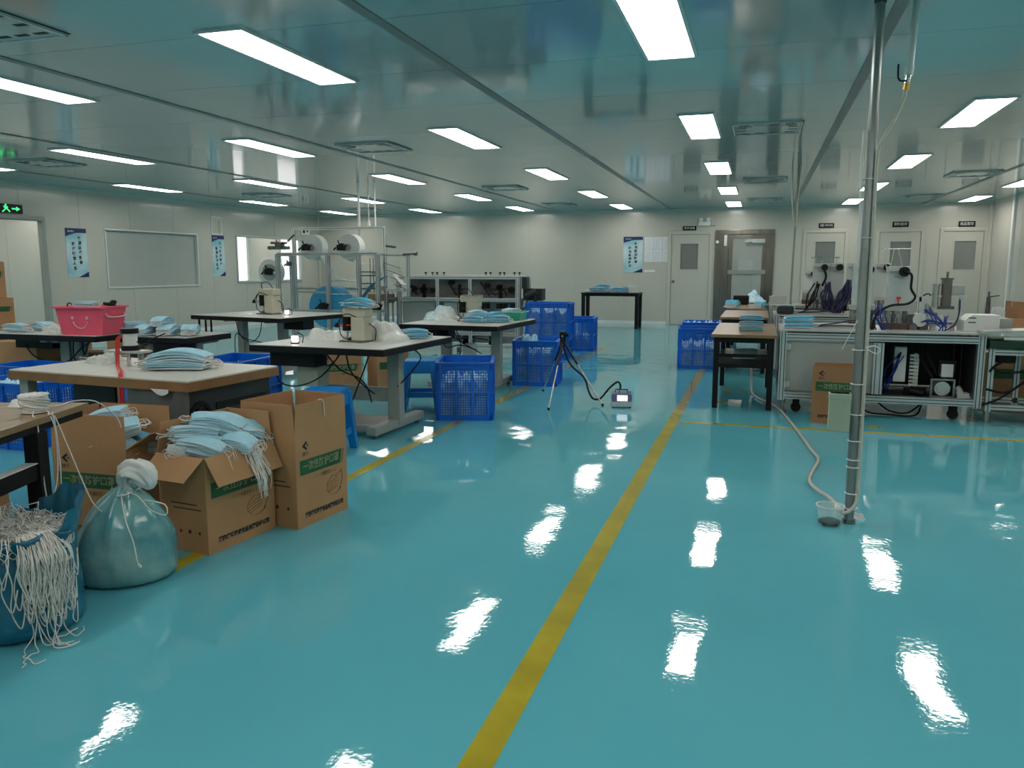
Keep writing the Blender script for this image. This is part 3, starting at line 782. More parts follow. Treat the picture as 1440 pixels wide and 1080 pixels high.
def heap(seed, rx, ry, h, rough, cov=0.85, name='mask_heap', m='heap_masks', n=22):
    """lumpy heap of loose masks filling a container, closed to the bottom"""
    r = random.Random(seed); ph = [r.uniform(0, 6) for _ in range(6)]
    b = MB()
    def P(u, v):
        x, y = (u * 2 - 1) * rx, (v * 2 - 1) * ry
        z = h + rough * (math.sin(9 * x / rx + ph[0]) * math.cos(7 * y / ry + ph[1]) + 0.7 * math.sin(17 * x / rx + 5 * y / ry + ph[2]) + r.uniform(-0.6, 0.6))
        return (x, y, max(0.02, z))
    b.grid(P, n, n, smooth=False)
    top = b.v[:]
    ring = [u for u in range(n + 1)] + [(v) * (n + 1) + n for v in range(1, n + 1)] + [n * (n + 1) + u for u in range(n - 1, -1, -1)] + [v * (n + 1) for v in range(n - 1, 0, -1)]
    vs = []
    for q in ring: vs += [top[q], (top[q][0], top[q][1], 0.0)]
    k = len(ring)
    b.add(vs, [(2*q, 2*q + 1, 2*((q + 1) % k) + 1, 2*((q + 1) % k)) for q in range(k)])
    return b.build(name, m)
mat('heap_masks', (0.75, 0.84, 0.88), 0.75, var=0.7, vscale=13, col2=(0.22, 0.56, 0.78))
mat('heap_white', (0.72, 0.72, 0.68), 0.7, var=0.2, vscale=25, col2=(0.58, 0.60, 0.56), bump=0.6, bscale=60)

def pile(label, loc, rx, ry, h, seed, m='heap_white', rz=0.0, name='elastic_pile', cat='elastic cord', lump=0.35, n=30, kind='stuff', strands=0):
    """soft mound lying on a surface"""
    r = random.Random(seed); b = MB()
    soft = m == 'film'
    blobs = [(r.uniform(-0.55, 0.55), r.uniform(-0.55, 0.55), r.uniform(0.42, 0.75) if soft else r.uniform(0.22, 0.5), r.uniform(0.4, 1.0)) for _ in range(7 if soft else 9)]
    def P(u, v):
        a, b_ = u * 2 - 1, v * 2 - 1
        # squash the square to a disc
        x, y = a * math.sqrt(1 - b_*b_/2), b_ * math.sqrt(1 - a*a/2)
        q = max(0, 1 - (x*x + y*y))
        z = 0.45 * q ** 0.6
        for bx, by, br, bh in blobs:
            z = max(z, bh * max(0, 1 - ((x-bx)**2 + (y-by)**2) / br**2) ** (0.75 if soft else 0.5) * min(1, q * (2.5 if soft else 4)))
        z += (0.1 if m == 'film' else lump) * 0.18 * r.uniform(-1, 1) * min(1, q * 3)
        return (x * rx * r.uniform(0.97, 1.03), y * ry * r.uniform(0.97, 1.03), max(0, z * h))
    b.grid(P, n, n, smooth=(m == 'film'))
    for _ in range(strands):
        a = r.uniform(0, 6.28); x, y = rx * math.cos(a) * r.uniform(0.3, 0.95), ry * math.sin(a) * r.uniform(0.3, 0.95)
        pts = [(x + r.uniform(-0.05, 0.05), y + r.uniform(-0.05, 0.05), h * (0.35 + 0.4 * r.random()) * (1 - q * 0.2)) for q in range(5)]
        b.tube(pts, 0.0018, n=3, smooth=1)
    o = b.build(name, m, loc=loc); o.rotation_euler = (0, 0, rz)
    return tag(o, label, cat, kind=kind)

def sewing_table(label, loc, w, d, h=0.75, legs=(-0.36, 0.36), foot=0.8, leg_y=0.05, top='bench_top', edge='black_plastic', beam=True, rz=0):
    t = thing('work_table', label, 'table', loc, rz, 'work tables')
    tp = MB(); tp.box(-w/2 + 0.004, w/2 - 0.004, -d/2 + 0.004, d/2 - 0.004, h - 0.012, h); tp.build('table_top', top, t)
    ed = MB(); ed.box(-w/2, w/2, -d/2, d/2, h - 0.056, h - 0.004); ed.build('edge_band', edge, t, bevel=0.006)
    for x in legs:
        l = MB(); l.box(x - 0.055, x + 0.055, leg_y - 0.045, leg_y + 0.045, 0.06, h - 0.06); l.box(x - 0.04, x + 0.04, leg_y - 0.28, leg_y + 0.28, h - 0.09, h - 0.056)
        lg = l.build('leg', 'grey_paint', t, bevel=0.008)
        f = MB(); f.box(x - 0.045, x + 0.045, leg_y - foot/2, leg_y + foot/2, 0.03, 0.10); f.build('foot', 'grey_paint', lg, bevel=0.012)
        for yy in (leg_y - foot/2 + 0.06, leg_y + foot/2 - 0.06):
            MB().cyl((x, yy, 0), (x, yy, 0.035), 0.022).build('levelling_foot', 'steel_dark', lg)
    if beam and len(legs) > 1:
        b = MB(); b.box(legs[0] + 0.05, legs[-1] - 0.05, leg_y - 0.02, leg_y + 0.02, 0.24, 0.36); b.build('cross_beam', 'grey_paint', t, bevel=0.006)
        b = MB(); b.box(legs[0] + 0.04, legs[-1] - 0.04, leg_y - foot/2 + 0.10, leg_y - foot/2 + 0.16, 0.04, 0.09); b.build('foot_rail', 'grey_paint', t, bevel=0.006)
    return t

def tubes(name, parent, m, paths, r=0.005, n=6, smooth=3):
    """one part object per cable"""
    for p in paths:
        MB().tube(p, r, n=n, smooth=smooth).build(name, m, parent)

def spot_welder(label, loc, rz=0, lamp=True, tray=True, dark=False, sc=0.7):
    """ultrasonic ear-loop welder: tall housing, black head, foot plate, cables"""
    t = thing('spot_welder', label, 'machine', loc, rz, 'ear loop welding machines')
    t.scale = (sc, sc, sc)
    MB().box(-0.14, 0.20, -0.11, 0.11, 0, 0.018).build('base_plate', 'steel_dark', t, bevel=0.004)
    MB().box(0.02, 0.20, -0.09, 0.09, 0.018, 0.30).build('column', 'beige', t, bevel=0.012)
    MB().box(-0.10, 0.22, -0.085, 0.085, 0.30, 0.40).build('head_housing', 'beige', t, bevel=0.012)
    h = MB(); h.cyl((-0.10, 0, 0.13), (-0.10, 0, 0.34), 0.055, n=16); h.cyl((-0.10, 0, 0.33), (-0.10, 0, 0.40), 0.030); wh = h.build('welding_head', 'black_plastic', t)
    h = MB(); h.cyl((-0.10, 0, 0.06), (-0.10, 0, 0.13), 0.012, 0.026); h.build('horn', 'chrome', wh)
    MB().box(-0.165, -0.035, -0.05, 0.05, 0.19, 0.205).build('head_collar', 'red' if dark else 'steel', wh)
    a = MB(); a.box(-0.14, -0.06, -0.045, 0.045, 0.018, 0.05); a.cyl((-0.10, 0, 0.05), (-0.10, 0, 0.062), 0.018); a.build('anvil', 'machined', t)
    m = MB(); m.cyl((0.02, 0.10, 0.10), (0.02, 0.16, 0.10), 0.055, n=18); m.box(-0.03, 0.06, 0.09, 0.13, 0.02, 0.16); m.build('motor', 'black_plastic', t)
    tubes('cable', t, 'rubber', [[(-0.10, 0, 0.40), (-0.13, 0.02, 0.48), (-0.03, 0.06, 0.50), (0.05, 0.08, 0.40)], [(-0.06, -0.05, 0.36), (-0.13, -0.10, 0.26), (-0.10, -0.12, 0.08), (0.02, -0.10, 0.03)], [(0.20, 0.03, 0.22), (0.28, 0.05, 0.15), (0.26, 0.06, 0.02)]], 0.006)
    if tray:
        MB().box(-0.06, 0.24, -0.10, 0.10, 0.40, 0.406).build('tray', 'chrome', t)
    if lamp:
        l = MB(); l.tube([(0.1, -0.09, 0.3), (0.0, -0.16, 0.34), (-0.14, -0.14, 0.22)], 0.006); l.build('lamp_arm', 'black_plastic', t)
        MB().cyl((-0.14, -0.14, 0.23), (-0.15, -0.14, 0.18), 0.018, 0.028).build('lamp_shade', 'black_plastic', t)
    return t

# ================================================================== LEFT FOREGROUND
# --- wooden table at the left edge
t = thing('wooden_table', 'wood-topped black metal table at the left edge of the picture', 'table', (-2.86, 2.82, 0), math.radians(17.3))
MB().box(-0.66, 0, -1.3, 0, 0.722, 0.75).build('table_top', 'wood_top', t, bevel=0.003)
f = MB()
f.box(-0.64, -0.02, -1.28, -0.02, 0.69, 0.722); f.build('apron', 'black_metal', t)
for (x, y) in ((-0.035, -0.36), (-0.035, -1.2), (-0.62, -0.36), (-0.62, -1.2)):
    MB().box(x - 0.03, x + 0.03, y - 0.035, y + 0.035, 0, 0.69).build('leg', 'black_metal', t, bevel=0.003)
for x in (-0.035, -0.62):
    MB().box(x - 0.02, x + 0.02, -1.165, -0.395, 0.50, 0.565).build('side_rail', 'black_metal', t)
MB().box(-0.059, -0.012, -1.165, -0.395, 0.566, 0.569).build('edge_strip', 'ink_white', t)
carton('brown carton with green print tucked under the wooden table', (-3.11, 2.24, 0), math.radians(107.3), 0.48, 0.34, 0.44, (0, 0, 0, 0), closed=True, side_print=False)
MB_ = carton('plain brown carton lying on top of the carton under the wooden table', (-3.14, 2.25, 0.445), math.radians(107.3), 0.44, 0.30, 0.23, (0, 0, 0, 0), closed=True, prints=False, group='plain cartons')

# --- elastic spool on the wooden table with hanging cords
r = random.Random(5)
sp = MB()
for k in range(46):
    a0 = r.uniform(0, 6.28); tilt = r.uniform(-0.5, 0.5); rad = r.uniform(0.030, 0.042)
    pts = []
    for q in range(9):
        a = a0 + q * 0.7
        pts.append((rad * math.cos(a), rad * math.sin(a) * 0.95, 0.036 + 0.030 * math.sin(tilt * 3 + a * 0.5) * 0.8 + r.uniform(-0.003, 0.003)))
    sp.tube(pts, 0.0032, n=4, smooth=1)
sp.cyl((0, 0, 0.003), (0, 0, 0.062), 0.037, n=18)
spool = thing('elastic_spool', 'white ball of elastic cord on the wooden table with hanging strands', 'elastic cord', (-2.87, 2.55, 0.75))
o = sp.build('ball', 'elastic', spool); o.scale = (1.4, 1.4, 1.25)
def cord(label, pts, rad=0.0028, m='elastic', name='elastic_cord', group='loose elastic cords', sm=3):
    if 'draped' in label:
        return tag(MB().tube(pts, rad, n=5, smooth=sm).build('elastic_loop', m), label, 'elastic cord')
    return MB().tube([Vector(p) - Vector((-2.87, 2.55, 0.75)) for p in pts], rad, n=5, smooth=sm).build('strand', m, spool)
cord('pair of white elastic cords hanging straight from the ball, left strand', [(-2.86, 2.54, 0.77), (-2.80, 2.475, 0.753), (-2.765, 2.462, 0.72), (-2.755, 2.46, 0.5), (-2.72, 2.44, 0.35), (-2.68, 2.38, 0.33)])
cord('white elastic cord hanging beside the black table leg, right strand', [(-2.85, 2.56, 0.77), (-2.79, 2.545, 0.755), (-2.765, 2.545, 0.72), (-2.755, 2.545, 0.5), (-2.73, 2.50, 0.38), (-2.70, 2.42, 0.35)])
cord('looped white elastic cord hanging between the two straight strands', [(-2.78, 2.53, 0.756), (-2.757, 2.535, 0.70), (-2.75, 2.53, 0.55), (-2.735, 2.50, 0.46), (-2.73, 2.46, 0.40), (-2.70, 2.44, 0.37), (-2.71, 2.40, 0.345)])
cord('white elastic cord slanting from the table down to the teal sack', [(-2.79, 2.56, 0.756), (-2.76, 2.56, 0.70), (-2.70, 2.575, 0.52), (-2.64, 2.58, 0.38), (-2.61, 2.60, 0.33)])
cord('white elastic cord stretched over the wooden table towards the left', [(-3.10, 2.30, 0.82), (-2.98, 2.42, 0.79), (-2.90, 2.52, 0.775)])
cord('white elastic cord lying from the ball towards the open carton', [(-2.86, 2.58, 0.765), (-2.89, 2.70, 0.756), (-2.93, 2.80, 0.755), (-2.90, 2.90, 0.74), (-2.87, 2.98, 0.66), (-2.86, 3.0, 0.60)])
pile('crumpled clear film lying behind the elastic ball', (-3.05, 2.68, 0.75), 0.09, 0.07, 0.03, 8, 'film', name='film_scrap', cat='plastic film', kind=None)

# --- plastic sacks
def sack(label, loc, rx, ry, h, m, seed, neck=True):
    rr = random.Random(seed); ph = [rr.uniform(0, 6.28) for _ in range(8)]
    t = thing('plastic_sack', label, 'bag', loc)
    prof = [(0.0, 0.0), (0.80, 0.0), (0.96, 0.03), (1.02, 0.10), (1.03, 0.22), (0.99, 0.38), (0.90, 0.55), (0.74, 0.70), (0.52, 0.83), (0.34, 0.91), (0.24, 0.96), (0.2, 1.0)] if neck else \
           [(0.0, 0.0), (0.85, 0.0), (1.0, 0.04), (1.04, 0.15), (1.02, 0.35), (0.98, 0.55), (0.95, 0.72), (0.90, 0.82), (0.97, 0.90), (1.0, 0.95), (0.93, 0.955), (0.82, 0.86), (0.70, 0.72), (0.0, 0.66)]
    p2 = []
    for (a, b), (c, d) in zip(prof[:-1], prof[1:]):
        for k in range(2): p2.append((a + (c - a) * k / 2, b + (d - b) * k / 2))
    p2.append(prof[-1])
    b = MB(); n = 56; vs = []
    for (q, z) in p2:
        for k in range(n):
            a = 2 * math.pi * k / n
            f = 1 + 0.05 * math.sin(3 * a + ph[0]) * (0.3 + z) + 0.035 * math.sin(7 * a + ph[1] + 4 * z) * z * 1.5 + (0.10 * z ** 3) * math.sin(11 * a + ph[2]) + 0.012 * math.sin(19 * a + 9 * z + ph[3])
            f += 0.02 * math.sin(14 * z + 2 * a + ph[4])
            lean = 0.06 * z
            vs.append((rx * q * f * math.cos(a) + lean * rx, ry * q * f * math.sin(a), h * z * (1 + (0.02 * math.sin(5 * a + ph[5]) if z > 0.5 else 0))))
    fs = [(j * n + k, j * n + (k + 1) % n, (j + 1) * n + (k + 1) % n, (j + 1) * n + k) for j in range(len(p2) - 1) for k in range(n)]
    b.add(vs, fs, True); b.build('bag_film', m, t, merge=True)
    return t
t = sack('tied teal plastic sack between the blue sack and the carton', (-2.63, 2.74, 0), 0.205, 0.205, 0.41, 'bag_teal', 4)
_ax = [(0.015, 0.0, 0.365), (0.025, 0.0, 0.40), (0.03, 0.0, 0.435), (0.045, 0.0, 0.465), (0.075, 0.01, 0.475), (0.105, 0.015, 0.455), (0.125, 0.02, 0.42), (0.13, 0.02, 0.395)]
_rd = [0.028, 0.030, 0.042, 0.052, 0.054, 0.048, 0.036, 0.012]
def _tail(u, v):      # crumpled white plastic tail tied at its mouth
    f = v * 6.999; i = int(f); w_ = f - i
    c = Vector(_ax[i]).lerp(Vector(_ax[i + 1]), w_); d_ = (Vector(_ax[i + 1]) - Vector(_ax[i])).normalized()
    a_ = d_.cross(Vector((0, 1, 0))).normalized(); b_ = Vector((0, 1, 0))
    th = 2 * math.pi * u; r_ = (_rd[i] + (_rd[i + 1] - _rd[i]) * w_) * (1 + 0.16 * math.sin(5 * th + 6 * v) + 0.09 * math.sin(11 * th - 9 * v))
    return tuple(c + a_ * (r_ * math.cos(th)) + b_ * (r_ * math.sin(th)))
MB().grid(_tail, 44, 28).build('white_tail', 'roll_white', t, merge=True)
k = MB()
k.tube([(0.03, -0.04, 0.385), (0.09, -0.10, 0.36), (0.15, -0.15, 0.30), (0.19, -0.16, 0.22), (0.215, -0.17, 0.13), (0.225, -0.16, 0.12), (0.20, -0.165, 0.14)], 0.003, n=5)
k.tube([(0.05, -0.03, 0.39), (0.13, -0.05, 0.38), (0.20, -0.06, 0.33), (0.24, -0.02, 0.30), (0.22, 0.0, 0.34), (0.14, -0.03, 0.36)], 0.003, n=5)
k.tube([(0.04, 0.03, 0.385), (0.0, -0.05, 0.375), (0.07, -0.06, 0.385), (0.06, 0.04, 0.39)], 0.004, n=5)
k.build('tie_string', 'elastic', t)
t = sack('open dark blue plastic sack overflowing with white elastic at the lower left', (-2.645, 2.21, 0), 0.215, 0.215, 0.41, 'bag_blue', 9, neck=False)
# tall crumpled collar of the blue sack behind the elastic
def collar(u, v):
    a = math.radians(-5 + 125 * u)
    rr = 0.215 * (0.97 + 0.035 * math.sin(9 * a) * v + 0.03 * math.sin(21 * a + 2) * v) + 0.02 * v
    return (rr * math.cos(a) + 0.01, rr * math.sin(a), 0.36 + v * (0.04 + 0.11 * math.sin(math.pi * u) ** 0.7 + 0.012 * math.sin(13 * a)))
MB().grid(collar, 60, 8).build('collar', 'bag_blue', t)
# elastic mass: heap in the mouth plus strands spilling to the floor
r = random.Random(21); em = MB()
cx, cy = -2.645, 2.20
for k in range(620):
    a = r.uniform(0, 6.28); rad = 0.19 * math.sqrt(r.random())
    x, y = cx + rad * math.cos(a), cy + rad * math.sin(a)
    pts = []
    h0 = 0.31 + 0.08 * (1 - (rad / 0.2) ** 2)
    dirn = r.uniform(0, 6.28)
    for q in range(6):
        dirn += r.uniform(-1.3, 1.3)
        x += 0.03 * math.cos(dirn); y += 0.03 * math.sin(dirn)
        rr = math.hypot(x - cx, y - cy)
        if rr > 0.205: x, y = cx + (x - cx) * 0.205 / rr, cy + (y - cy) * 0.205 / rr
        pts.append((x, y, h0 + r.uniform(-0.02, 0.03)))
    em.tube(pts, 0.0021, n=4, smooth=1)
for k in range(135):     # over the rim towards the camera and the aisle
    a = r.gauss(-0.34, 0.17) if k < 158 else r.uniform(-1.5, -0.7)
    fall = r.choice([0.0, 0.08, 0.14, 0.18, 0.2, 0.22, 0.24, 0.26, 0.28]) * r.uniform(0.6, 1.0)
    ca, sa = math.cos(a), math.sin(a)
    ro = 0.245 + r.uniform(0, 0.035)
    pts = [(cx + 0.12 * ca, cy + 0.12 * sa, 0.37 + r.uniform(-0.02, 0.02)), (cx + 0.19 * ca, cy + 0.19 * sa, 0.395), (cx + 0.225 * ca, cy + 0.225 * sa, 0.375 + r.uniform(-0.02, 0.02))]
    z = 0.33; w = a
    while z > max(fall, 0.03):
        w += r.uniform(-0.06, 0.06); pts.append((cx + (ro + r.uniform(-0.012, 0.02)) * math.cos(w), cy + ro * math.sin(w), z)); z -= r.uniform(0.05, 0.09)
    if fall < 0.04:
        x, y = cx + ro * math.cos(w), cy + ro * math.sin(w); d_ = w + r.uniform(-0.8, 0.8)
        for q in range(r.randint(2, 6)):
            d_ += r.uniform(-1.5, 1.5); x += 0.035 * math.cos(d_); y += 0.035 * math.sin(d_)
            rr = math.hypot(x - cx, y - cy)
            if rr < 0.25: x, y = cx + (x - cx) * 0.26 / rr, cy + (y - cy) * 0.26 / rr
            pts.append((x, y, 0.005 + r.uniform(0, 0.012)))
    else:
        w += 0.05; pts.append((cx + (ro + 0.01) * math.cos(w), cy + (ro + 0.01) * math.sin(w), z + 0.05)); pts.append((cx + ro * math.cos(w + 0.06), cy + ro * math.sin(w + 0.06), z + 0.12))
    em.tube(pts, 0.0022, n=4, smooth=3)
for k in range(40):      # wiry loops standing up at the left
    x, y = cx - 0.12 + r.uniform(-0.08, 0.08), cy - 0.02 + r.uniform(-0.1, 0.1)
    em.tube([(x, y, 0.35), (x + r.uniform(-0.03, 0.03), y, 0.42), (x + 0.03 + r.uniform(0, 0.05), y + r.uniform(-0.03, 0.03), 0.45 + r.uniform(-0.02, 0.02)), (x + 0.08, y, 0.41), (x + 0.09, y + r.uniform(-0.03, 0.03), 0.36)], 0.0021, n=4, smooth=1)
_pb = random.Random(2)
def _mound(u, v):
    a = 2 * math.pi * u; q = v * 0.19
    return (cx + q * math.cos(a), cy + q * math.sin(a), 0.372 - 0.07 * v * v + _pb.uniform(-0.006, 0.006))
em.grid(_mound, 40, 10)
tag(em.build('elastic_tangle', 'elastic'), 'tangled mass of white elastic cord spilling from the blue sack onto the floor', 'elastic cord', kind='stuff')

# --- three open cartons with masks
cA = carton('open carton with masks beside the wooden table, flaps standing up', (-3.13, 3.22, 0), math.radians(2), 0.44, 0.33, 0.47, (-4, 58, 3, -2), fl=0.165, band=True)
cB = carton('front open carton heaped with masks, flaps folded outwards', (-2.553, 3.284, 0), math.radians(82.5), 0.46, 0.30, 0.47, (152, -2, -8, 128), fl=0.15)
cC = carton('tall empty carton with upright flaps nearest the aisle', (-2.385, 3.725, 0), math.radians(81.6), 0.42, 0.36, 0.49, (2, 3, 2, 1), fl=0.165)
G = 'mask bundles in the open cartons'
def inbox(o, x, y, z): return o.matrix_basis @ Vector((x, y, z))
def put(box, label, kind, x, y, z, rot, **kw):
    p = box.matrix_basis @ Vector((x, y, z))
    return bundle(label, kind, p, (rot[0], rot[1], rot[2] + box.rotation_euler.z), G, **kw)
put(cA, 'flat fan of blue masks on top inside the open carton beside the wooden table', 'a', -0.04, 0.03, 0.56, (0.1, -0.25, 0.3), scale=1.15)
put(cA, 'white-topped mask bundle leaning right inside the open carton beside the wooden table', 'b', 0.10, -0.05, 0.51, (0.3, -0.35, 0.6), scale=1.15)
put(cA, 'bright blue mask bundle by the right flap of the carton beside the table', 'ax', 0.14, 0.04, 0.44, (-0.2, 0.2, -0.2), scale=1.1)
put(cA, 'mask bundle at the front edge of the carton beside the wooden table', 'd', 0.08, -0.08, 0.44, (0.2, 0.0, 0.1), scale=1.1)
put(cA, 'mask bundle lowest in the carton beside the wooden table', 'c', -0.05, -0.02, 0.43, (0, 0, 1.2), scale=1.1)
put(cB, 'long pale mask bundle at the left front of the heaped carton', 'a', -0.12, -0.02, 0.46, (0.15, 0.25, -1.1), scale=1.2)
put(cB, 'topmost blue mask bundle crowning the heaped carton', 'b', 0.02, 0.04, 0.545, (0.1, 0.3, -0.75), scale=1.25)
put(cB, 'blue mask bundle bent over the front flap of the heaped carton', 'd', 0.03, -0.09, 0.46, (0.2, 0.1, -1.3), scale=1.15)
put(cB, 'blue mask bundle at the far right corner of the heaped carton', 'b', 0.17, -0.01, 0.49, (0.35, 0.15, -1.0), scale=1.2)
put(cB, 'blue mask bundle behind the crown of the heaped carton', 'a', -0.03, 0.08, 0.47, (-0.2, -0.2, 0.2), scale=1.2)
put(cB, 'mask bundle between crown and right corner of the heaped carton', 'c', 0.10, 0.05, 0.44, (0.1, 0.1, -1.5), scale=1.1)
put(cB, 'mask bundle low at the left of the heaped carton', 'c', -0.14, 0.06, 0.42, (0, 0.2, 0.3), scale=1.1)
put(cB, 'mask bundle low in the middle of the heaped carton', 'c', 0.0, -0.02, 0.41, (0, 0, 0.9), scale=1.15)
put(cB, 'blue mask bundle leaning on the left side flap of the heaped carton', 'a', -0.10, 0.05, 0.51, (-0.1, 0.15, -0.5), scale=1.2)
put(cB, 'small mask bundle on top near the far right of the heaped carton', 'b', 0.12, 0.05, 0.535, (0.2, 0.25, -1.2), scale=1.1)
# ear loops dangling over the front flap
r = random.Random(31); dg = MB()
Mb = cB.matrix_basis
for k in range(46):
    x = r.choice([r.gauss(0.06, 0.035), r.gauss(0.06, 0.03), r.uniform(-0.16, 0.2)])
    x = min(0.205, max(-0.2, x)); ln = r.uniform(0.04, 0.13) if abs(x - 0.06) > 0.05 else r.uniform(0.10, 0.30)
    if r.random() < 0.06: ln = 0.33
    yb = -0.10; pts = [(x, yb, 0.50 + r.uniform(-0.02, 0.03)), (x + r.uniform(-0.01, 0.01), -0.155, 0.49 + r.uniform(-0.015, 0.01))]
    z = 0.465; yy = -0.165
    while z > 0.48 - ln:
        yy = -0.168 - min(0.075, (0.47 - z) * 0.53)
        x += r.uniform(-0.010, 0.010); pts.append((x, yy, z)); z -= 0.035
    dg.tube([Mb @ Vector(p) for p in pts], 0.0019, n=4, smooth=1)
tag(dg.build('ear_loop_strands', 'elastic'), 'white ear loops dangling over the front flap of the heaped carton', 'ear loops', kind='stuff')
dg = MB()
for k in range(7):
    x = 0.14 + r.uniform(-0.03, 0.03); dg.tube([Mb @ Vector(p) for p in [(x, -0.10, 0.53), (x + 0.05, -0.13, 0.52), (x + 0.07 + r.uniform(0, 0.02), -0.16, 0.44 + r.uniform(-0.04, 0.02)), (x + 0.06, -0.17, 0.40)]], 0.0019, n=4)
tag(dg.build('ear_loop_strands', 'elastic'), 'few white ear loops curling over the right end of the heaped carton', 'ear loops', kind='stuff')
cord('short white elastic strand draped over the upright flap of the tall carton', [tuple(cC.matrix_basis @ Vector(p)) for p in [(-0.01, -0.172, 0.655), (0.0, -0.183, 0.657), (0.015, -0.188, 0.64), (0.018, -0.1885, 0.59), (0.017, -0.1885, 0.56)]])
# ================================================================== LEFT WORK TABLES
# --- white-topped table with thick wooden edge
T2R = math.radians(-5)
t = thing('work_table', 'white-topped table with thick wooden edge behind the open cartons', 'table', (-3.52, 3.92, 0), T2R)
MB().box(-0.70, 0.67, -0.36, 0.38, 0.742, 0.75).build('table_top', 'laminate', t)
MB().box(-0.705, 0.675, -0.365, 0.385, 0.692, 0.742).build('wooden_edge', 'wood_edge', t)
MB().box(0.20, 0.635, -0.33, 0.345, 0.10, 0.69).build('side_cabinet', 'grey_dark', t, bevel=0.004)
for z0 in (0.36, 0.46, 0.56):
    MB().box(0.635, 0.639, -0.12, 0.30, z0, z0 + 0.04).build('louvre', 'black_plastic', t)
k = MB(); k.ring((0.637, -0.245, 0.55), (0.645, -0.245, 0.55), 0.075, 0.055); k.ring((0.637, -0.245, 0.55), (0.645, -0.245, 0.55), 0.04, 0.015); k.build('round_vent', 'black_plastic', t)
def film(u, v):
    return (0.18 + 0.47 * u, -0.338 - 0.012 * abs(math.sin(9 * u + 3 * v)) - 0.006 * math.sin(23 * u), 0.70 - 0.42 * v)
MB().grid(film, 30, 16).build('protective_film', 'film_grey', t)
k = MB()
for q in range(5): k.add([(0.42 + q*0.025, -0.372, 0.70), (0.445 + q*0.025, -0.372, 0.70), (0.445 + q*0.025, -0.373, 0.70 - 0.035*math.sin((q+1)*0.52)), (0.42 + q*0.025, -0.373, 0.70 - 0.035*math.sin(q*0.52))], [(0, 1, 2, 3)])
k.build('torn_film', 'ink_white', t)
for x, y in ((-0.64, -0.29), (-0.64, 0.31), (0.05, 0.31)):
    MB().box(x - 0.035, x + 0.035, y - 0.03, y + 0.03, 0, 0.69).build('leg', 'grey_paint', t)
MB().box(-0.60, -0.25, -0.02, 0.0, 0.2, 0.69).build('modesty_panel', 'grey_dark', t)
carton('small brown carton standing under the white-topped table', (-3.60, 3.90, 0), 0.1, 0.34, 0.3, 0.52, (0,)*4, closed=True, prints=False, group='plain cartons')
# pneumatic jig on it
t = thing('pneumatic_jig', 'small metal jig with red air hoses on the white-topped table', 'machine', (-3.70, 3.98, 0.75), 0)
MB().box(-0.14, 0.13, -0.05, 0.06, 0.082, 0.096).build('bridge_plate', 'aluminium', t, bevel=0.002)
for x in (-0.09, 0.0, 0.085):
    MB().cyl((x, 0, 0), (x, 0, 0.082), 0.013).build('post', 'chrome', t)
m = MB(); m.cyl((0.02, 0, 0.10), (0.02, 0, 0.225), 0.042, n=18); m.build('cylinder', 'white_plastic', t)
for z0 in (0.096, 0.20):
    MB().cyl((0.02, 0, z0), (0.02, 0, z0 + 0.03), 0.052, n=18).build('end_cap', 'black_plastic', t)
m = MB(); m.cyl((0.10, 0, 0.082), (0.10, 0, 0.03), 0.014); m.cyl((0.10, 0, 0.03), (0.10, 0, 0.005), 0.014, 0.004); m.build('punch', 'machined', t)
for dx in (0, 0.018):
    MB().tube([(0.0 + dx, -0.02, 0.19), (-0.035 + dx, -0.045, 0.17), (-0.035 + dx, -0.06, 0.08), (0.0 + dx, -0.10, 0.008), (0.18 + dx, -0.27, 0.008), (0.315 + dx, -0.415, 0.012), (0.325 + dx, -0.432, -0.04), (0.325 + dx, -0.432, -0.2), (0.325 + dx, -0.43, -0.42)], 0.006, n=7).build('red_hose', 'red', t)
MB().tube([(0.07, 0, 0.15), (0.14, 0.0, 0.13), (0.2, -0.02, 0.17), (0.24, 0.05, 0.2)], 0.004).build('cable', 'rubber', t)
pile('fluffy pile of white elastic left of the metal jig', (-3.98, 4.08, 0.75), 0.13, 0.11, 0.06, 3, strands=30)
pile('fluffy pile of white elastic right of the metal jig', (-3.50, 3.99, 0.75), 0.11, 0.09, 0.045, 4, strands=30)
o = bundle('large bent mask bundle on the white-topped table', 'b', (-3.28, 3.93, 0.752), (0, 0, 0.32), None, scale=1.9)

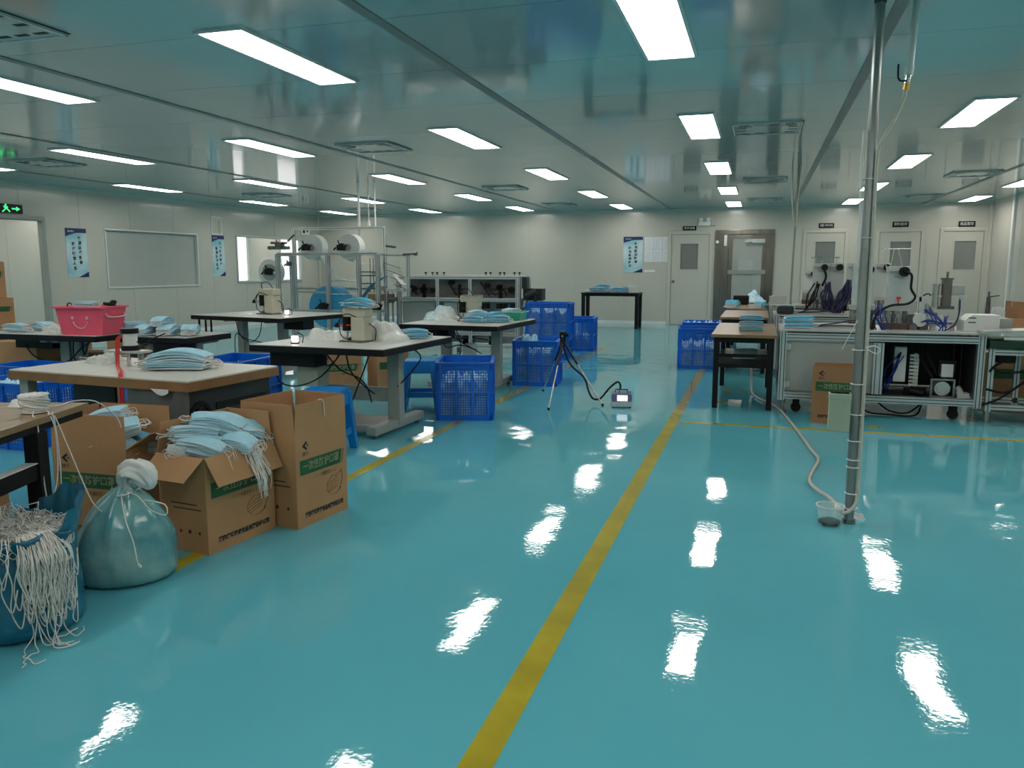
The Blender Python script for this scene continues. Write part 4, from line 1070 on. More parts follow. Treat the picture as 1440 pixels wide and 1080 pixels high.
# --- black-edged table with the pink basket
t = sewing_table('black-edged table carrying the pink basket', (-6.25, 6.25, 0), 1.36, 1.26, legs=(-0.08, 0.06), leg_y=-0.2, foot=0.9, beam=False)
MB().box(-0.62, -0.16, -0.3, -0.12, 0.58, 0.70).build('motor_box', 'black_plastic', t, bevel=0.01)
tubes('cable', t, 'rubber', [[(-0.5, -0.3, 0.62), (-0.3, -0.36, 0.5), (-0.02, -0.3, 0.46), (0.14, -0.25, 0.6), (0.3, -0.2, 0.7)], [(0.1, -0.3, 0.7), (0.12, -0.33, 0.5), (0.25, -0.3, 0.35)], [(0.3, -0.4, 0.7), (0.33, -0.42, 0.55), (0.36, -0.38, 0.68)]], 0.006)
pk = thing('pink_basket', 'pink plastic basket with a white smiling face', 'basket', (-5.80, 5.83, 0.75), math.radians(9))
def tapered(b, w0, d0, w1, d1, z0, z1, th, mi=0):
    o_ = [(-w0/2, -d0/2, z0), (w0/2, -d0/2, z0), (w0/2, d0/2, z0), (-w0/2, d0/2, z0), (-w1/2, -d1/2, z1), (w1/2, -d1/2, z1), (w1/2, d1/2, z1), (-w1/2, d1/2, z1)]
    i_ = [(-w0/2 + th, -d0/2 + th, z0 + th), (w0/2 - th, -d0/2 + th, z0 + th), (w0/2 - th, d0/2 - th, z0 + th), (-w0/2 + th, d0/2 - th, z0 + th), (-w1/2 + th, -d1/2 + th, z1), (w1/2 - th, -d1/2 + th, z1), (w1/2 - th, d1/2 - th, z1), (-w1/2 + th, d1/2 - th, z1)]
    b.add(o_ + i_, [(3, 2, 1, 0), (0, 1, 5, 4), (1, 2, 6, 5), (2, 3, 7, 6), (3, 0, 4, 7), (8, 9, 10, 11), (9, 8, 12, 13), (10, 9, 13, 14), (11, 10, 14, 15), (8, 11, 15, 12),
                    (4, 5, 13, 12), (5, 6, 14, 13), (6, 7, 15, 14), (7, 4, 12, 15)], False, mi)
b = MB(); tapered(b, 0.40, 0.29, 0.47, 0.34, 0, 0.25, 0.004); pb_ = b.build('basket_body', 'pink', pk, bevel=0.006)
b = MB()
for (x0, x1, y0, y1) in ((-0.25, 0.25, -0.185, -0.165), (-0.25, 0.25, 0.165, 0.185), (-0.25, -0.23, -0.165, 0.165), (0.23, 0.25, -0.165, 0.165)): b.box(x0, x1, y0, y1, 0.238, 0.256)
b.build('rim', 'pink', pk, bevel=0.003)
fc = MB()
ty = lambda z: -0.145 - 0.1 * z - 0.003
pts = [(0.07 * math.cos(a), ty(0.115 + 0.06 * math.sin(a)), 0.125 + 0.065 * math.sin(a)) for a in [math.pi + q * math.pi / 10 for q in range(11)]]
fc.tube(pts, 0.006, n=6, smooth=0)
for x in (-0.07, 0.07): fc.cyl((x, ty(0.155) + 0.002, 0.155), (x, ty(0.155) - 0.003, 0.155), 0.014, n=12)
fc.build('smiling_face', 'pink_pale', pb_)
h = MB(); h.tube([(0.215, -0.12, 0.20), (0.245, -0.12, 0.165), (0.245, 0.0, 0.155), (0.245, 0.12, 0.165), (0.215, 0.12, 0.20)], 0.008, smooth=2); h.build('handle', 'pink_pale', pk)
bundle('mask bundle lying on top of the pink basket', 'c', (-5.84, 5.82, 0.965), (0, 0, 0.2), None, scale=1.05)
k = thing('heat_gun', 'black tool sticking out of the pink basket', 'tool', (-5.66, 5.90, 0.97), 0.4)
m = MB(); m.tube([(-0.02, 0, -0.1), (0.0, 0, 0.02), (0.03, 0, 0.07), (0.06, 0, 0.06)], 0.018); m.build('handle', 'black_plastic', k); MB().cyl((0.05, 0, 0.04), (-0.05, 0, 0.055), 0.02, 0.014).build('nozzle', 'black_plastic', k)
k = thing('wire_coil', 'black wire loop at the left rim of the pink basket', 'wire', (-5.99, 5.78, 0.98), 0)
m = MB(); m.tube([(-0.03, 0, -0.1), (-0.03, 0, 0.02), (-0.01, 0, 0.05), (0.02, 0, 0.04), (0.03, 0, 0.0), (0.03, 0, -0.1)], 0.006); m.build('wire', 'rubber', k)
gl = 'mask bundles on the table with the pink basket'
bundle('pale mask bundle at the front left of the pink basket table', 'a', (-6.66, 5.80, 0.755), (0, 0, 0.1), gl, scale=1.2)
bundle('mask bundle lying second from the front left of the basket table', 'b', (-6.55, 6.0, 0.755), (0, 0, -0.3), gl, scale=1.3)
bundle('mask bundle at the back of the pink basket table', 'c', (-6.30, 6.25, 0.755), (0, 0, 0.5), gl, scale=1.3)
bundle('upright mask bundle just behind the pink basket', 'c', (-5.62, 6.12, 0.755), (0, 0, 1.3), gl, scale=1.2)
pile('cream-white pile of ear loops left of the pink basket', (-6.22, 5.86, 0.75), 0.18, 0.12, 0.08, 14, strands=30)
pile('clear bag of masks behind the cream pile on the basket table', (-6.40, 6.45, 0.75), 0.22, 0.18, 0.17, 15, m='heap_masks', name='mask_bag', cat='face masks')
# machine and rolls at the right end of that table
t = sewing_table('small black-edged table right of the pink basket table', (-5.05, 6.02, 0), 0.72, 0.62, h=0.75, legs=(-0.2, 0.2), leg_y=0, foot=0.5)
MB().box(0.0, 0.3, -0.3, -0.12, 0.58, 0.70).build('motor_box', 'black_plastic', t, bevel=0.01)
gl = 'rolled mask bundles beside the pink basket'
for k, (x, y, zz, a, sc) in enumerate(((-5.20, 5.84, 0.755, 0.1, 1.4), (-5.02, 5.90, 0.755, 0.3, 1.45), (-4.84, 5.96, 0.755, 0.5, 1.4), (-5.10, 5.92, 0.83, 0.2, 1.3))):
    bundle(['rolled mask bundle nearest the pink basket on the small table', 'middle rolled mask bundle on the small table right of the basket', 'rightmost rolled mask bundle on the small table right of the basket', 'rolled mask bundle lying on top of the others beside the basket'][k], 'd', (x, y, zz), (0, 0, 1.57 + a), gl, scale=sc)

# --- crates and cartons around the left tables
crate('low blue crate behind the white-topped table, rightmost there', (-4.42, 6.02, 0.06), math.radians(4), 0.50, 0.68, 0.5, fill=0.55, fill_seed=2)
crate('blue crate between the white-topped table and basket table', (-4.75, 5.30, 0), math.radians(-8), 0.46, 0.5, 0.55, fill=0.3, fill_seed=3)
crate('blue crate at the left edge beyond the wooden table', (-5.42, 4.72, 0), math.radians(-3), 0.62, 0.46, 0.50, fill=0.86, fill_seed=4)
crate('blue crate standing behind the crate at the left edge', (-5.85, 5.24, 0), math.radians(-3), 0.62, 0.42, 0.54, fill=0.6, fill_seed=5)
carton('brown carton standing below the pink basket table at the left', (-7.05, 6.25, 0), 0.12, 0.5, 0.36, 0.62, (0,)*4, closed=True, prints=False, group='plain cartons')
carton('brown carton under the middle of the pink basket table', (-6.64, 6.64, 0), 0.05, 0.42, 0.34, 0.48, (0,)*4, closed=True, prints=False, group='plain cartons', m='carton_dark')
carton('narrow brown carton behind the legs of the pink basket table', (-6.02, 6.72, 0), 0.05, 0.22, 0.3, 0.66, (0,)*4, closed=True, prints=False, group='plain cartons')
carton('open brown carton behind the blue crates left of the welding table', (-7.10, 7.74, 0), 0.05, 0.42, 0.4, 0.42, (-3, 5, 0, 3), fl=0.18, prints=False, group='plain cartons')
carton('taller open brown carton beside the welding table leg', (-6.62, 7.62, 0), 0.15, 0.36, 0.36, 0.45, (2, 0, 4, 0), fl=0.18, prints=False, group='plain cartons', m='carton_dark')
# stacked cartons along the left wall
gs = 'stacked cartons by the left wall'
k = carton('upper carton with green print stacked at the far left', (-10.5, 8.62, 0.93), math.radians(84), 0.46, 0.42, 0.5, (0,)*4, closed=True, group=gs, band=False)
k = carton('middle carton with green print stacked at the far left', (-10.46, 8.66, 0.47), math.radians(80), 0.50, 0.44, 0.455, (0,)*4, closed=True, group=gs, band=False)
k = carton('bottom carton stacked at the far left by the wall', (-10.5, 8.66, 0), math.radians(84), 0.50, 0.44, 0.465, (0,)*4, closed=True, prints=False, group=gs)
k = carton('low brown carton beside the stack at the far left', (-9.75, 9.0, 0), math.radians(20), 0.6, 0.5, 0.56, (0,)*4, closed=True, prints=False, group=gs)
k = carton('brown carton leaning behind the masks of the basket table', (-8.55, 8.0, 0), math.radians(12), 0.62, 0.5, 0.60, (0,)*4, closed=True, prints=False, group=gs, m='carton_dark')

# --- welding table at the back left
T4 = sewing_table('black-edged welding table at the back left under the window wall', (-6.06, 9.02, 0), 1.56, 1.24, legs=(-0.42, 0.30), leg_y=-0.1, foot=0.9, rz=math.radians(-12))
MB().box(0.42, 0.74, -0.2, 0.0, 0.58, 0.70).build('motor_box', 'black_plastic', T4, bevel=0.01)
for x in (-0.72, -0.60, -0.50): MB().box(x - 0.008, x + 0.008, -0.55, -0.53, 0.52, 0.71).build('hanger', 'black_plastic', T4)
tubes('cable', T4, 'rubber', [[(-0.1, -0.5, 0.7), (-0.08, -0.45, 0.5), (0.05, -0.4, 0.42), (0.2, -0.4, 0.52), (0.25, -0.4, 0.7)], [(-0.35, -0.3, 0.12), (-0.3, -0.35, 0.4), (-0.2, -0.4, 0.52), (-0.05, -0.4, 0.46), (0.2, -0.3, 0.4)]], 0.006)
spot_welder('beige spot welder with coiled black cable on the back left table', (-6.08, 8.98, 0.75), math.radians(-12), lamp=True, tray=False, sc=0.82)
pile('flattened white film beside the back left spot welder', (-6.42, 8.92, 0.75), 0.16, 0.10, 0.03, 6, 'film', name='film_scrap', cat='plastic film', kind=None)

# --- welding table in the middle
T5 = sewing_table('black-edged welding table behind the tall carton', (-3.20, 5.96, 0), 1.20, 1.22, legs=(-0.42, 0.34), leg_y=0.05, foot=0.85, rz=math.radians(-3))
MB().box(-0.52, -0.10, -0.46, -0.28, 0.57, 0.70).build('motor_box', 'black_plastic', T5, bevel=0.01)
for x in (-0.48, -0.36): MB().box(x - 0.01, x + 0.01, -0.45, -0.43, 0.66, 0.715).build('hanger', 'black_plastic', T5)
tubes('cable', T5, 'rubber', [[(-0.45, -0.45, 0.6), (-0.42, -0.5, 0.46), (-0.25, -0.5, 0.42), (-0.05, -0.45, 0.5), (0.05, -0.3, 0.68)], [(-0.05, -0.4, 0.7), (0.1, -0.42, 0.56), (0.25, -0.4, 0.5), (0.30, -0.35, 0.42), (0.34, -0.35, 0.3)], [(0.15, -0.4, 0.7), (0.2, -0.42, 0.55), (0.3, -0.4, 0.44), (0.34, -0.3, 0.36)], [(0.33, -0.35, 0.68), (0.28, -0.4, 0.5), (0.2, -0.42, 0.3), (0.12, -0.4, 0.18)],
                                      [(0.02, -0.5, 0.7), (0.05, -0.52, 0.6), (0.12, -0.5, 0.64), (0.14, -0.48, 0.7)], [(0.45, 0.1, 0.7), (0.50, 0.2, 0.6), (0.42, 0.1, 0.45), (0.38, 0.0, 0.38)]], 0.006)
MB().box(-0.34, -0.14, -0.36, -0.2, 0.40, 0.56).build('control_unit', 'beige', T5, bevel=0.01)
MB().box(-0.34, 0.26, -0.12, 0.30, 0.045, 0.06).build('pedal', 'steel_dark', T5)
spot_welder('spot welder with black head and red collar on the middle table', (-3.15, 5.84, 0.75), math.radians(-8), dark=True, sc=0.68)
pile('crumpled white film and loops left of the middle spot welder', (-3.46, 6.0, 0.75), 0.22, 0.16, 0.11, 7, strands=25, m='film', name='film_heap', cat='plastic film', kind='stuff')
pile('large crumpled clear bag right of the middle spot welder', (-2.98, 6.10, 0.75), 0.20, 0.15, 0.17, 9, 'film', name='plastic_bag', cat='bag', kind=None)
bundle('flat stack of bright blue masks at the right corner of the middle table', 'ax', (-2.80, 6.26, 0.755), (0, 0, 0.5), None, scale=1.25)
bundle('bunch of masks draped on top of the middle spot welder', 'bx', (-3.09, 5.83, 1.03), (0, 0.05, 0.1), None, scale=1.25)
carton('printed carton seen under the middle welding table', (-4.28, 7.55, 0), math.radians(42), 0.44, 0.34, 0.47, (0,)*4, closed=True)
carton('printed carton further back under the middle welding table', (-3.86, 7.90, 0), math.radians(48), 0.36, 0.3, 0.47, (0,)*4, closed=True, band=False)
pile('crumpled white paper lying on the carton under the middle table', (-3.86, 7.90, 0.472), 0.13, 0.1, 0.09, 12, 'roll_white', name='crumpled_paper', cat='paper', kind=None)

# --- lamps reflecting as bright spots on the tables
for (x, y, lb) in ((-3.52, 5.55, 'small lit work lamp on the middle welding table'), (-5.72, 8.86, 'small lit work lamp on the back left welding table')):
    t = thing('work_lamp', lb, 'lamp', (x, y, 0.75))
    MB().cyl((0, 0, 0), (0, 0, 0.01), 0.035).build('base', 'black_plastic', t)
    MB().tube([(0.03, 0.06, 0.0), (0.03, 0.07, 0.06), (0.0, 0.03, 0.085)], 0.004).build('arm', 'black_plastic', t)
    MB().cyl((0, 0, 0.012), (0, 0, 0.06), 0.024, 0.028, n=16).build('bulb', mat('bulb_glow', (1.0, 0.86, 0.76), 0.4, emit=4.0) if 'bulb_glow' not in MATS else 'bulb_glow', t)

# --- welding table towards the aisle
T6 = sewing_table('black-edged welding table with mask piles beside the blue crates', (-3.10, 8.46, 0), 1.14, 1.26, legs=(-0.32, 0.30), leg_y=0.05, foot=0.85, rz=math.radians(-3))
MB().box(-0.45, -0.1, -0.4, -0.2, 0.57, 0.70).build('motor_box', 'black_plastic', T6, bevel=0.01)
tubes('cable', T6, 'rubber', [[(-0.2, -0.4, 0.7), (-0.1, -0.45, 0.5), (0.05, -0.4, 0.52), (0.2, -0.3, 0.46)], [(0.02, -0.5, 0.7), (0.08, -0.5, 0.58), (0.2, -0.45, 0.5), (0.26, -0.3, 0.42)], [(-0.05, -0.3, 0.7), (0.02, -0.3, 0.45), (-0.1, -0.28, 0.3)]], 0.006)
MB().box(-0.06, 0.06, -0.1, 0.05, 0.32, 0.5).build('control_unit', 'white_plastic', T6, bevel=0.01)
spot_welder('spot welder between two mask piles on the aisle-side table', (-3.14, 8.50, 0.75), math.radians(-5), dark=False, lamp=False, sc=0.72)
pile('mound of bagged white and blue masks left of the aisle-side welder', (-3.48, 8.56, 0.75), 0.22, 0.2, 0.17, 17, m='heap_pale', name='mask_bag', cat='face masks') if mat('heap_pale', (0.70, 0.70, 0.64), 0.7, var=0.5, vscale=9, col2=(0.40, 0.58, 0.66), bump=0.4, bscale=40) else None
gl = 'blue masks on the aisle-side table'
for k, (x, y, a, kd, sc, zz) in enumerate(((-2.97, 8.22, 0.1, 'ax', 1.15, 0.755), (-2.84, 8.30, 0.5, 'bx', 1.1, 0.755), (-2.72, 8.36, 0.2, 'ax', 1.2, 0.755), (-2.92, 8.40, -0.3, 'cx', 1.1, 0.755), (-2.80, 8.45, 0.9, 'bx', 1.15, 0.79), (-2.96, 8.30, 0.7, 'b', 1.1, 0.82))):
    bundle('%s bundle from the welder in the blue mask row on the aisle-side table' % ordinal(k), kd, (x, y, zz), (0, 0, a), gl, scale=sc)
t = thing('green_basket', 'shallow green plastic basket on the corner of the aisle-side table', 'basket', (-2.74, 8.86, 0.75), math.radians(4))
b = MB(); tapered(b, 0.26, 0.34, 0.32, 0.40, 0, 0.09, 0.004); b.build('basket_body', 'green_plastic', t, bevel=0.004)
b = MB()
for (x0, x1, y0, y1) in ((-0.17, 0.17, -0.21, -0.195), (-0.17, 0.17, 0.195, 0.21), (-0.17, -0.155, -0.195, 0.195), (0.155, 0.17, -0.195, 0.195)): b.box(x0, x1, y0, y1, 0.082, 0.094)
b.build('rim', 'green_plastic', t)
bundle('mask bundle lying in the shallow green basket', 'a', (-2.74, 8.86, 0.80), (0, 0, 1.2), None, scale=1.3)

# --- stools
def stool(label, loc, rz):
    t = thing('plastic_stool', label, 'stool', loc, rz, 'blue plastic stools')
    h = 0.47
    b = MB(); b.box(-0.15, 0.15, -0.13, 0.13, h - 0.035, h); b.build('seat', 'stool_blue', t, bevel=0.012)
    for (sx, sy) in ((-1, -1), (1, -1), (1, 1), (-1, 1)):
        l = MB(); tp = (sx * 0.125, sy * 0.105); bt = (sx * 0.165, sy * 0.145)
        vs = []
        for (cx_, cy_), z_, s_ in ((bt, 0, 0.028), (tp, h - 0.03, 0.036)):
            vs += [(cx_ - s_, cy_ - s_, z_), (cx_ + s_, cy_ - s_, z_), (cx_ + s_, cy_ + s_, z_), (cx_ - s_, cy_ + s_, z_)]
        l.add(vs, [(3, 2, 1, 0), (4, 5, 6, 7), (0, 1, 5, 4), (1, 2, 6, 5), (2, 3, 7, 6), (3, 0, 4, 7)]); l.build('leg', 'stool_blue', t, bevel=0.006)
    for ax in (0, 1):
        for s_ in (-1, 1):
            b = MB()
            c_ = MB()
            if ax == 0: b.box(-0.12, 0.12, s_ * 0.125 - 0.008, s_ * 0.125 + 0.008, h - 0.12, h - 0.03); c_.box(-0.14, 0.14, s_ * 0.138 - 0.008, s_ * 0.138 + 0.008, 0.12, 0.17)
            else: b.box(s_ * 0.145 - 0.008, s_ * 0.145 + 0.008, -0.10, 0.10, h - 0.12, h - 0.03); c_.box(s_ * 0.155 - 0.008, s_ * 0.155 + 0.008, -0.12, 0.12, 0.12, 0.17)
            b.build('apron', 'stool_blue', t); c_.build('stretcher', 'stool_blue', t)
    return t
stool('blue plastic stool partly hidden behind the tall carton', (-3.02, 5.13, 0), math.radians(12))
stool('blue plastic stool between the middle table and the front crate', (-3.10, 7.06, 0), math.radians(20))

# --- crates beside the aisle
crate('front blue crate on the yellow line beside the middle table', (-2.55, 6.84, 0), math.radians(17), 0.49, 0.60, 0.52, fill=0.62, fill_seed=11)
crate('blue crate by the tripod, second along the yellow line', (-2.47, 9.06, 0), math.radians(8), 0.50, 0.64, 0.52, fill=0.72, fill_seed=12)
pile('pale masks heaped above the rim of the crate by the tripod', (-2.62, 9.20, 0.42), 0.12, 0.16, 0.15, 13, m='heap_masks', name='mask_bag', cat='face masks')
crate('short blue crate at the bottom of the far aisle stack', (-2.98, 11.60, 0), math.radians(6), 0.60, 0.54, 0.31)
crate('blue crate on top of the far aisle stack', (-2.98, 11.60, 0.312), math.radians(6), 0.64, 0.56, 0.52, fill=0.75, fill_seed=14)
crate('blue crate right behind the far aisle stack', (-2.80, 12.95, 0), math.radians(4), 0.46, 0.56, 0.54, fill=0.4, fill_seed=15)
crate('blue crate on the right yellow line beside the wooden tables', (-0.78, 11.20, 0), math.radians(6), 0.52, 0.62, 0.54, fill=0.55, fill_seed=16)
crate('blue crate further back behind the one on the right yellow line', (-0.80, 12.15, 0), math.radians(3), 0.52, 0.62, 0.56, fill=0.88, fill_seed=17)

# --- particle counter, hose and tripod
t = thing('particle_counter', 'small blue and grey measuring instrument with lit screen on the floor', 'instrument', (-1.25, 7.69, 0), math.radians(12))
MB().box(-0.095, 0.095, -0.09, 0.10, 0.012, 0.06).build('lower_case', 'aluminium', t, bevel=0.004)
MB().add([(-0.095, -0.09, 0.06), (0.095, -0.09, 0.06), (0.095, 0.10, 0.06), (-0.095, 0.10, 0.06), (-0.095, -0.06, 0.13), (0.095, -0.06, 0.13), (0.095, 0.10, 0.14), (-0.095, 0.10, 0.14)], [(3, 2, 1, 0), (4, 5, 6, 7), (0, 1, 5, 4), (1, 2, 6, 5), (2, 3, 7, 6), (3, 0, 4, 7)]).build('upper_case', 'instrument_blue', t)
MB().add([(-0.045, -0.088, 0.068), (0.055, -0.088, 0.068), (0.055, -0.065, 0.122), (-0.045, -0.065, 0.122)], [(0, 1, 2, 3)]).build('screen', 'screen_white', t)
MB().tube([(-0.06, 0.03, 0.13), (-0.06, 0.03, 0.165), (0.06, 0.03, 0.165), (0.06, 0.03, 0.13)], 0.006, smooth=0).build('carry_handle', 'black_plastic', t)
for x in (-0.08, 0.08):
    for y in (-0.075, 0.085): MB().cyl((x, y, 0), (x, y, 0.012), 0.01).build('rubber_foot', 'rubber', t)
m = MB(); m.cyl((-0.02, 0.05, 0.14), (-0.02, 0.05, 0.19), 0.008); m.build('inlet', 'chrome', t)
t = thing('tripod', 'small tripod with black head standing beside the blue crate', 'tripod', (-1.93, 8.05, 0))
for p, q in (((0.05, -0.77, 0.0), 0), ((0.50, -0.39, 0.0), 1), ((-0.30, 0.35, 0.0), 2)):
    hd = Vector((0, 0, 0.60)); ft = Vector(p); md = hd.lerp(ft, 0.38)
    l = MB(); l.cyl(hd, md, 0.0115); ul = l.build('upper_leg', 'black_plastic', t)
    l = MB(); l.cyl(md, ft + Vector((0, 0, 0.012)), 0.007); l.build('lower_leg', 'machined', ul)
    l = MB(); l.cyl(ft, ft + Vector((0, 0, 0.025)), 0.012); l.build('rubber_foot', 'rubber', ul)
m = MB(); m.cyl((0, 0, 0.54), (0, 0, 0.62), 0.03); m.box(-0.03, 0.035, -0.02, 0.02, 0.62, 0.69); m.cyl((0.0, 0, 0.66), (0.06, 0, 0.655), 0.016); m.build('head', 'black_plastic', t, bevel=0)
MB().cyl((0.0, -0.025, 0.645), (0, 0.025, 0.66), 0.012).build('probe', 'chrome', t)
o = MB().tube([(-1.93, 8.03, 0.63), (-1.90, 8.0, 0.50), (-1.82, 7.95, 0.36), (-1.66, 7.85, 0.25), (-1.60, 7.80, 0.12), (-1.55, 7.78, 0.05), (-1.47, 7.76, 0.06), (-1.38, 7.74, 0.17), (-1.30, 7.74, 0.235), (-1.27, 7.74, 0.20), (-1.275, 7.735, 0.165)], 0.010, n=8).build('sampling_hose', 'rubber')
tag(o, 'black hose between the tripod head and the measuring instrument', 'hose')
# ================================================================== MACHINES
def profile(parent, name, p0, p1, w=0.045, h=None):
    """aluminium extrusion with dark grooves, one part each"""
    h = h or w
    p0 = Vector(p0); p1 = Vector(p1); d = p1 - p0
    M = Matrix.Translation(p0) @ d.to_track_quat('Z', 'Y').to_matrix().to_4x4()
    L = d.length; b = MB()
    b.box(-w/2, w/2, -h/2, h/2, 0, L, M)
    e = 0.0012; g = 0.004
    ks = (0,) if max(w, h) < 0.06 else (-0.5, 0.5)
    for s in (-1, 1):
        for k in ((0,) if w < 0.06 else (-0.25, 0.25)):
            b.box(k*w - g, k*w + g, min(s*h/2, s*(h/2 + e)), max(s*h/2, s*(h/2 + e)), 0.002, L - 0.002, M, 1)
        for k in ((0,) if h < 0.06 else (-0.25, 0.25)):
            b.box(min(s*w/2, s*(w/2 + e)), max(s*w/2, s*(w/2 + e)), k*h - g, k*h + g, 0.002, L - 0.002, M, 1)
    return b.build(name, ['aluminium', 'alu_groove'], parent)

def clamp(parent, c, s=1.0, m='black_plastic'):
    s *= 1.35
    """black ratchet brake on a roll shaft"""
    x, y, z = c; b = MB()
    b.box(x - 0.05*s, x + 0.05*s, y - 0.05, y, z - 0.035*s, z + 0.03*s)
    b.cyl((x + 0.02*s, y - 0.08, z + 0.015), (x + 0.02*s, y - 0.02, z + 0.015), 0.035*s)
    b.bar((x - 0.05*s, y - 0.06, z), (x - 0.085*s, y - 0.06, z - 0.03*s), 0.02)
    b.bar((x - 0.01*s, y - 0.05, z), (x - 0.03*s, y - 0.05, z + 0.08*s), 0.014)
    b.bar((x + 0.06*s, y - 0.06, z - 0.02), (x + 0.085*s, y - 0.06, z + 0.03*s), 0.016)
    return b.build('shaft_brake', m, parent)
def web(parent, pts, width, m, name='fabric_web'):
    """ribbon of fabric running in the xz plane, width along y"""
    b = MB(); vs = []
    for (x, y, z) in pts: vs += [(x, y - width/2, z), (x, y + width/2, z)]
    b.add(vs, [(2*i, 2*i + 1, 2*i + 3, 2*i + 2) for i in range(len(pts) - 1)], True)
    return b.build(name, m, parent)
def roll(parent, c, r, ln, m, core=0.05, hub='grey_paint'):
    x, y, z = c
    MB().ring((x, y - ln/2, z), (x, y + ln/2, z), r, core, n=40).build('fabric_roll', m, parent)
    MB().cyl((x, y - ln/2 - 0.01, z), (x, y + ln/2 + 0.01, z), core, n=20).build('roll_core', hub, parent)

# --- unwinding frame of the mask machine
t = thing('unwinding_frame', 'tall aluminium frame carrying fabric rolls of the mask machine', 'machine', (-6.6, 11.5, 0), 0)
yf, yb = -0.15, 0.35
for x in (-0.86, -0.60, 0.05, 0.07 + 0.52, 0.92):
    profile(t, 'post', (x, yf, 0), (x, yf, 1.55 if x > -0.8 else 1.56), 0.06)
for x in (-0.86, 0.80):
    profile(t, 'post', (x, yb, 0), (x, yb, 1.98), 0.05)
for z in (1.56, 0.66, 0.22): profile(t, 'rail', (-0.86, yf, z), (0.92, yf, z), 0.045)
for z in (1.98, 1.0): profile(t, 'rail', (-0.86, yb, z), (0.80, yb, z), 0.045)
for x in (-0.86, 0.85):
    for z in (1.55, 0.66, 0.15): profile(t, 'tie_bar', (x, yf + 0.02, z), (x, yb - 0.02, z), 0.04)
for z in (1.28, 1.22, 1.10, 1.02): MB().cyl((0.59, yf + 0.03, z), (0.92, yf + 0.03, z), 0.009).build('guide_rod', 'steel_dark', t)
for z in (1.14, 0.93): MB().cyl((0.05, yf + 0.02, z), (0.59, yf + 0.02, z), 0.010).build('guide_rod', 'chrome', t)
profile(t, 'rail', (-0.50, yf + 0.02, 0.96), (0.05, yf + 0.02, 0.95), 0.03)
roll(t, (-0.30, 0.05, 1.67), 0.20, 0.18, 'roll_white', 0.05)
roll(t, (0.36, 0.05, 1.67), 0.20, 0.18, 'roll_white', 0.05)
roll(t, (0.0, 0.03, 0.72), 0.33, 0.30, 'roll_blue', 0.05)
roll(t, (-1.08, 0.0, 1.27), 0.21, 0.12, 'roll_white', 0.135)
MB().cyl((-1.08, -0.10, 1.27), (-0.84, -0.10, 1.27), 0.016).build('roll_shaft', 'chrome', t)
for c in ((-0.32, yf, 1.66), (0.31, yf, 1.66), (-0.02, yf - 0.04, 0.74), (0.90, yf, 0.74), (-1.08, -0.06, 1.28)): clamp(t, c)
clamp(t, (-0.80, yf, 1.68), 1.0, 'steel_dark'); clamp(t, (-0.62, yf - 0.02, 1.40), 0.6, 'steel_dark')
m = MB(); m.cyl((-1.0, yf - 0.03, 1.66), (-0.62, yf - 0.03, 1.66), 0.03); m.cyl((-0.95, yf - 0.03, 1.74), (-0.66, yf - 0.03, 1.74), 0.02); m.bar((-0.64, yf - 0.03, 1.76), (-0.52, yf - 0.03, 1.86), 0.025); m.build('tension_roller', 'steel', t)
web(t, [(-0.12, 0.05, 1.74), (-0.14, 0.05, 1.50), (-0.02, 0.05, 1.33), (0.12, 0.05, 1.20), (0.24, 0.05, 1.14), (0.60, 0.05, 1.16)], 0.16, 'roll_white')
web(t, [(0.22, 0.05, 1.52), (0.40, 0.05, 1.44), (0.60, 0.05, 1.41), (0.92, 0.05, 1.40)], 0.16, 'roll_white')
web(t, [(0.22, 0.0, 0.52), (0.30, 0.0, 0.60), (0.55, 0.0, 0.86), (0.75, 0.0, 1.08), (0.92, 0.0, 1.18), (1.02, 0.0, 1.22)], 0.16, 'mask_bright')
MB().box(0.22, 0.52, 0.20, 0.34, 0.55, 0.88).build('control_box', 'grey_paint', t, bevel=0.01)
MB().box(0.28, 0.44, 0.185, 0.20, 0.66, 0.82).build('display', 'grey_dark', t)
MB().box(0.66, 0.88, 0.0, 0.2, 0.82, 0.93).build('material_box', 'carton', t)
for x in (0.66, 0.72, 0.78): MB().cyl((x, 0.1, 0.95), (x, 0.1, 1.5), 0.006).build('rod', 'steel_dark', t)
m = MB(); m.box(0.60, 0.92, 0.1, 0.14, 1.0, 1.06); m.box(0.70, 0.86, 0.08, 0.12, 1.22, 1.27); m.build('folder_plate', 'plate', t)
# right extension with pleating rods
profile(t, 'rail', (0.92, 0.0, 1.54), (1.40, 0.0, 1.53), 0.035)
profile(t, 'post', (1.36, 0.0, 0.9), (1.36, 0.0, 1.53), 0.05)
MB().cyl((1.00, 0, 1.2), (1.00, 0, 1.86), 0.007).build('rod', 'chrome', t)
for k in range(7):
    MB().bar((0.98 + 0.025*k, -0.05, 1.42 - 0.055*k), (1.20 + 0.02*k, 0.08, 1.33 - 0.055*k), 0.018, 0.01).build('pleating_blade', 'machined' if k % 2 else 'steel_dark', t)
m = MB(); m.cyl((1.02, -0.05, 1.68), (1.18, -0.05, 1.66), 0.018); m.build('adjuster', 'steel_dark', t); m = MB(); m.cyl((1.30, -0.05, 1.55), (1.52, -0.05, 1.56), 0.014); m.cyl((1.50, -0.05, 1.56), (1.54, -0.05, 1.56), 0.032); m.build('adjuster', 'steel_dark', t)
MB().box(1.02, 1.32, -0.10, 0.20, 0.98, 1.02).build('feed_table', 'plate', t)
MB().add([(1.14, -0.1, 1.25), (1.30, -0.1, 1.08), (1.30, 0.08, 1.08), (1.14, 0.08, 1.25)], [(0, 1, 2, 3)]).build('fabric_web', 'roll_white', t)
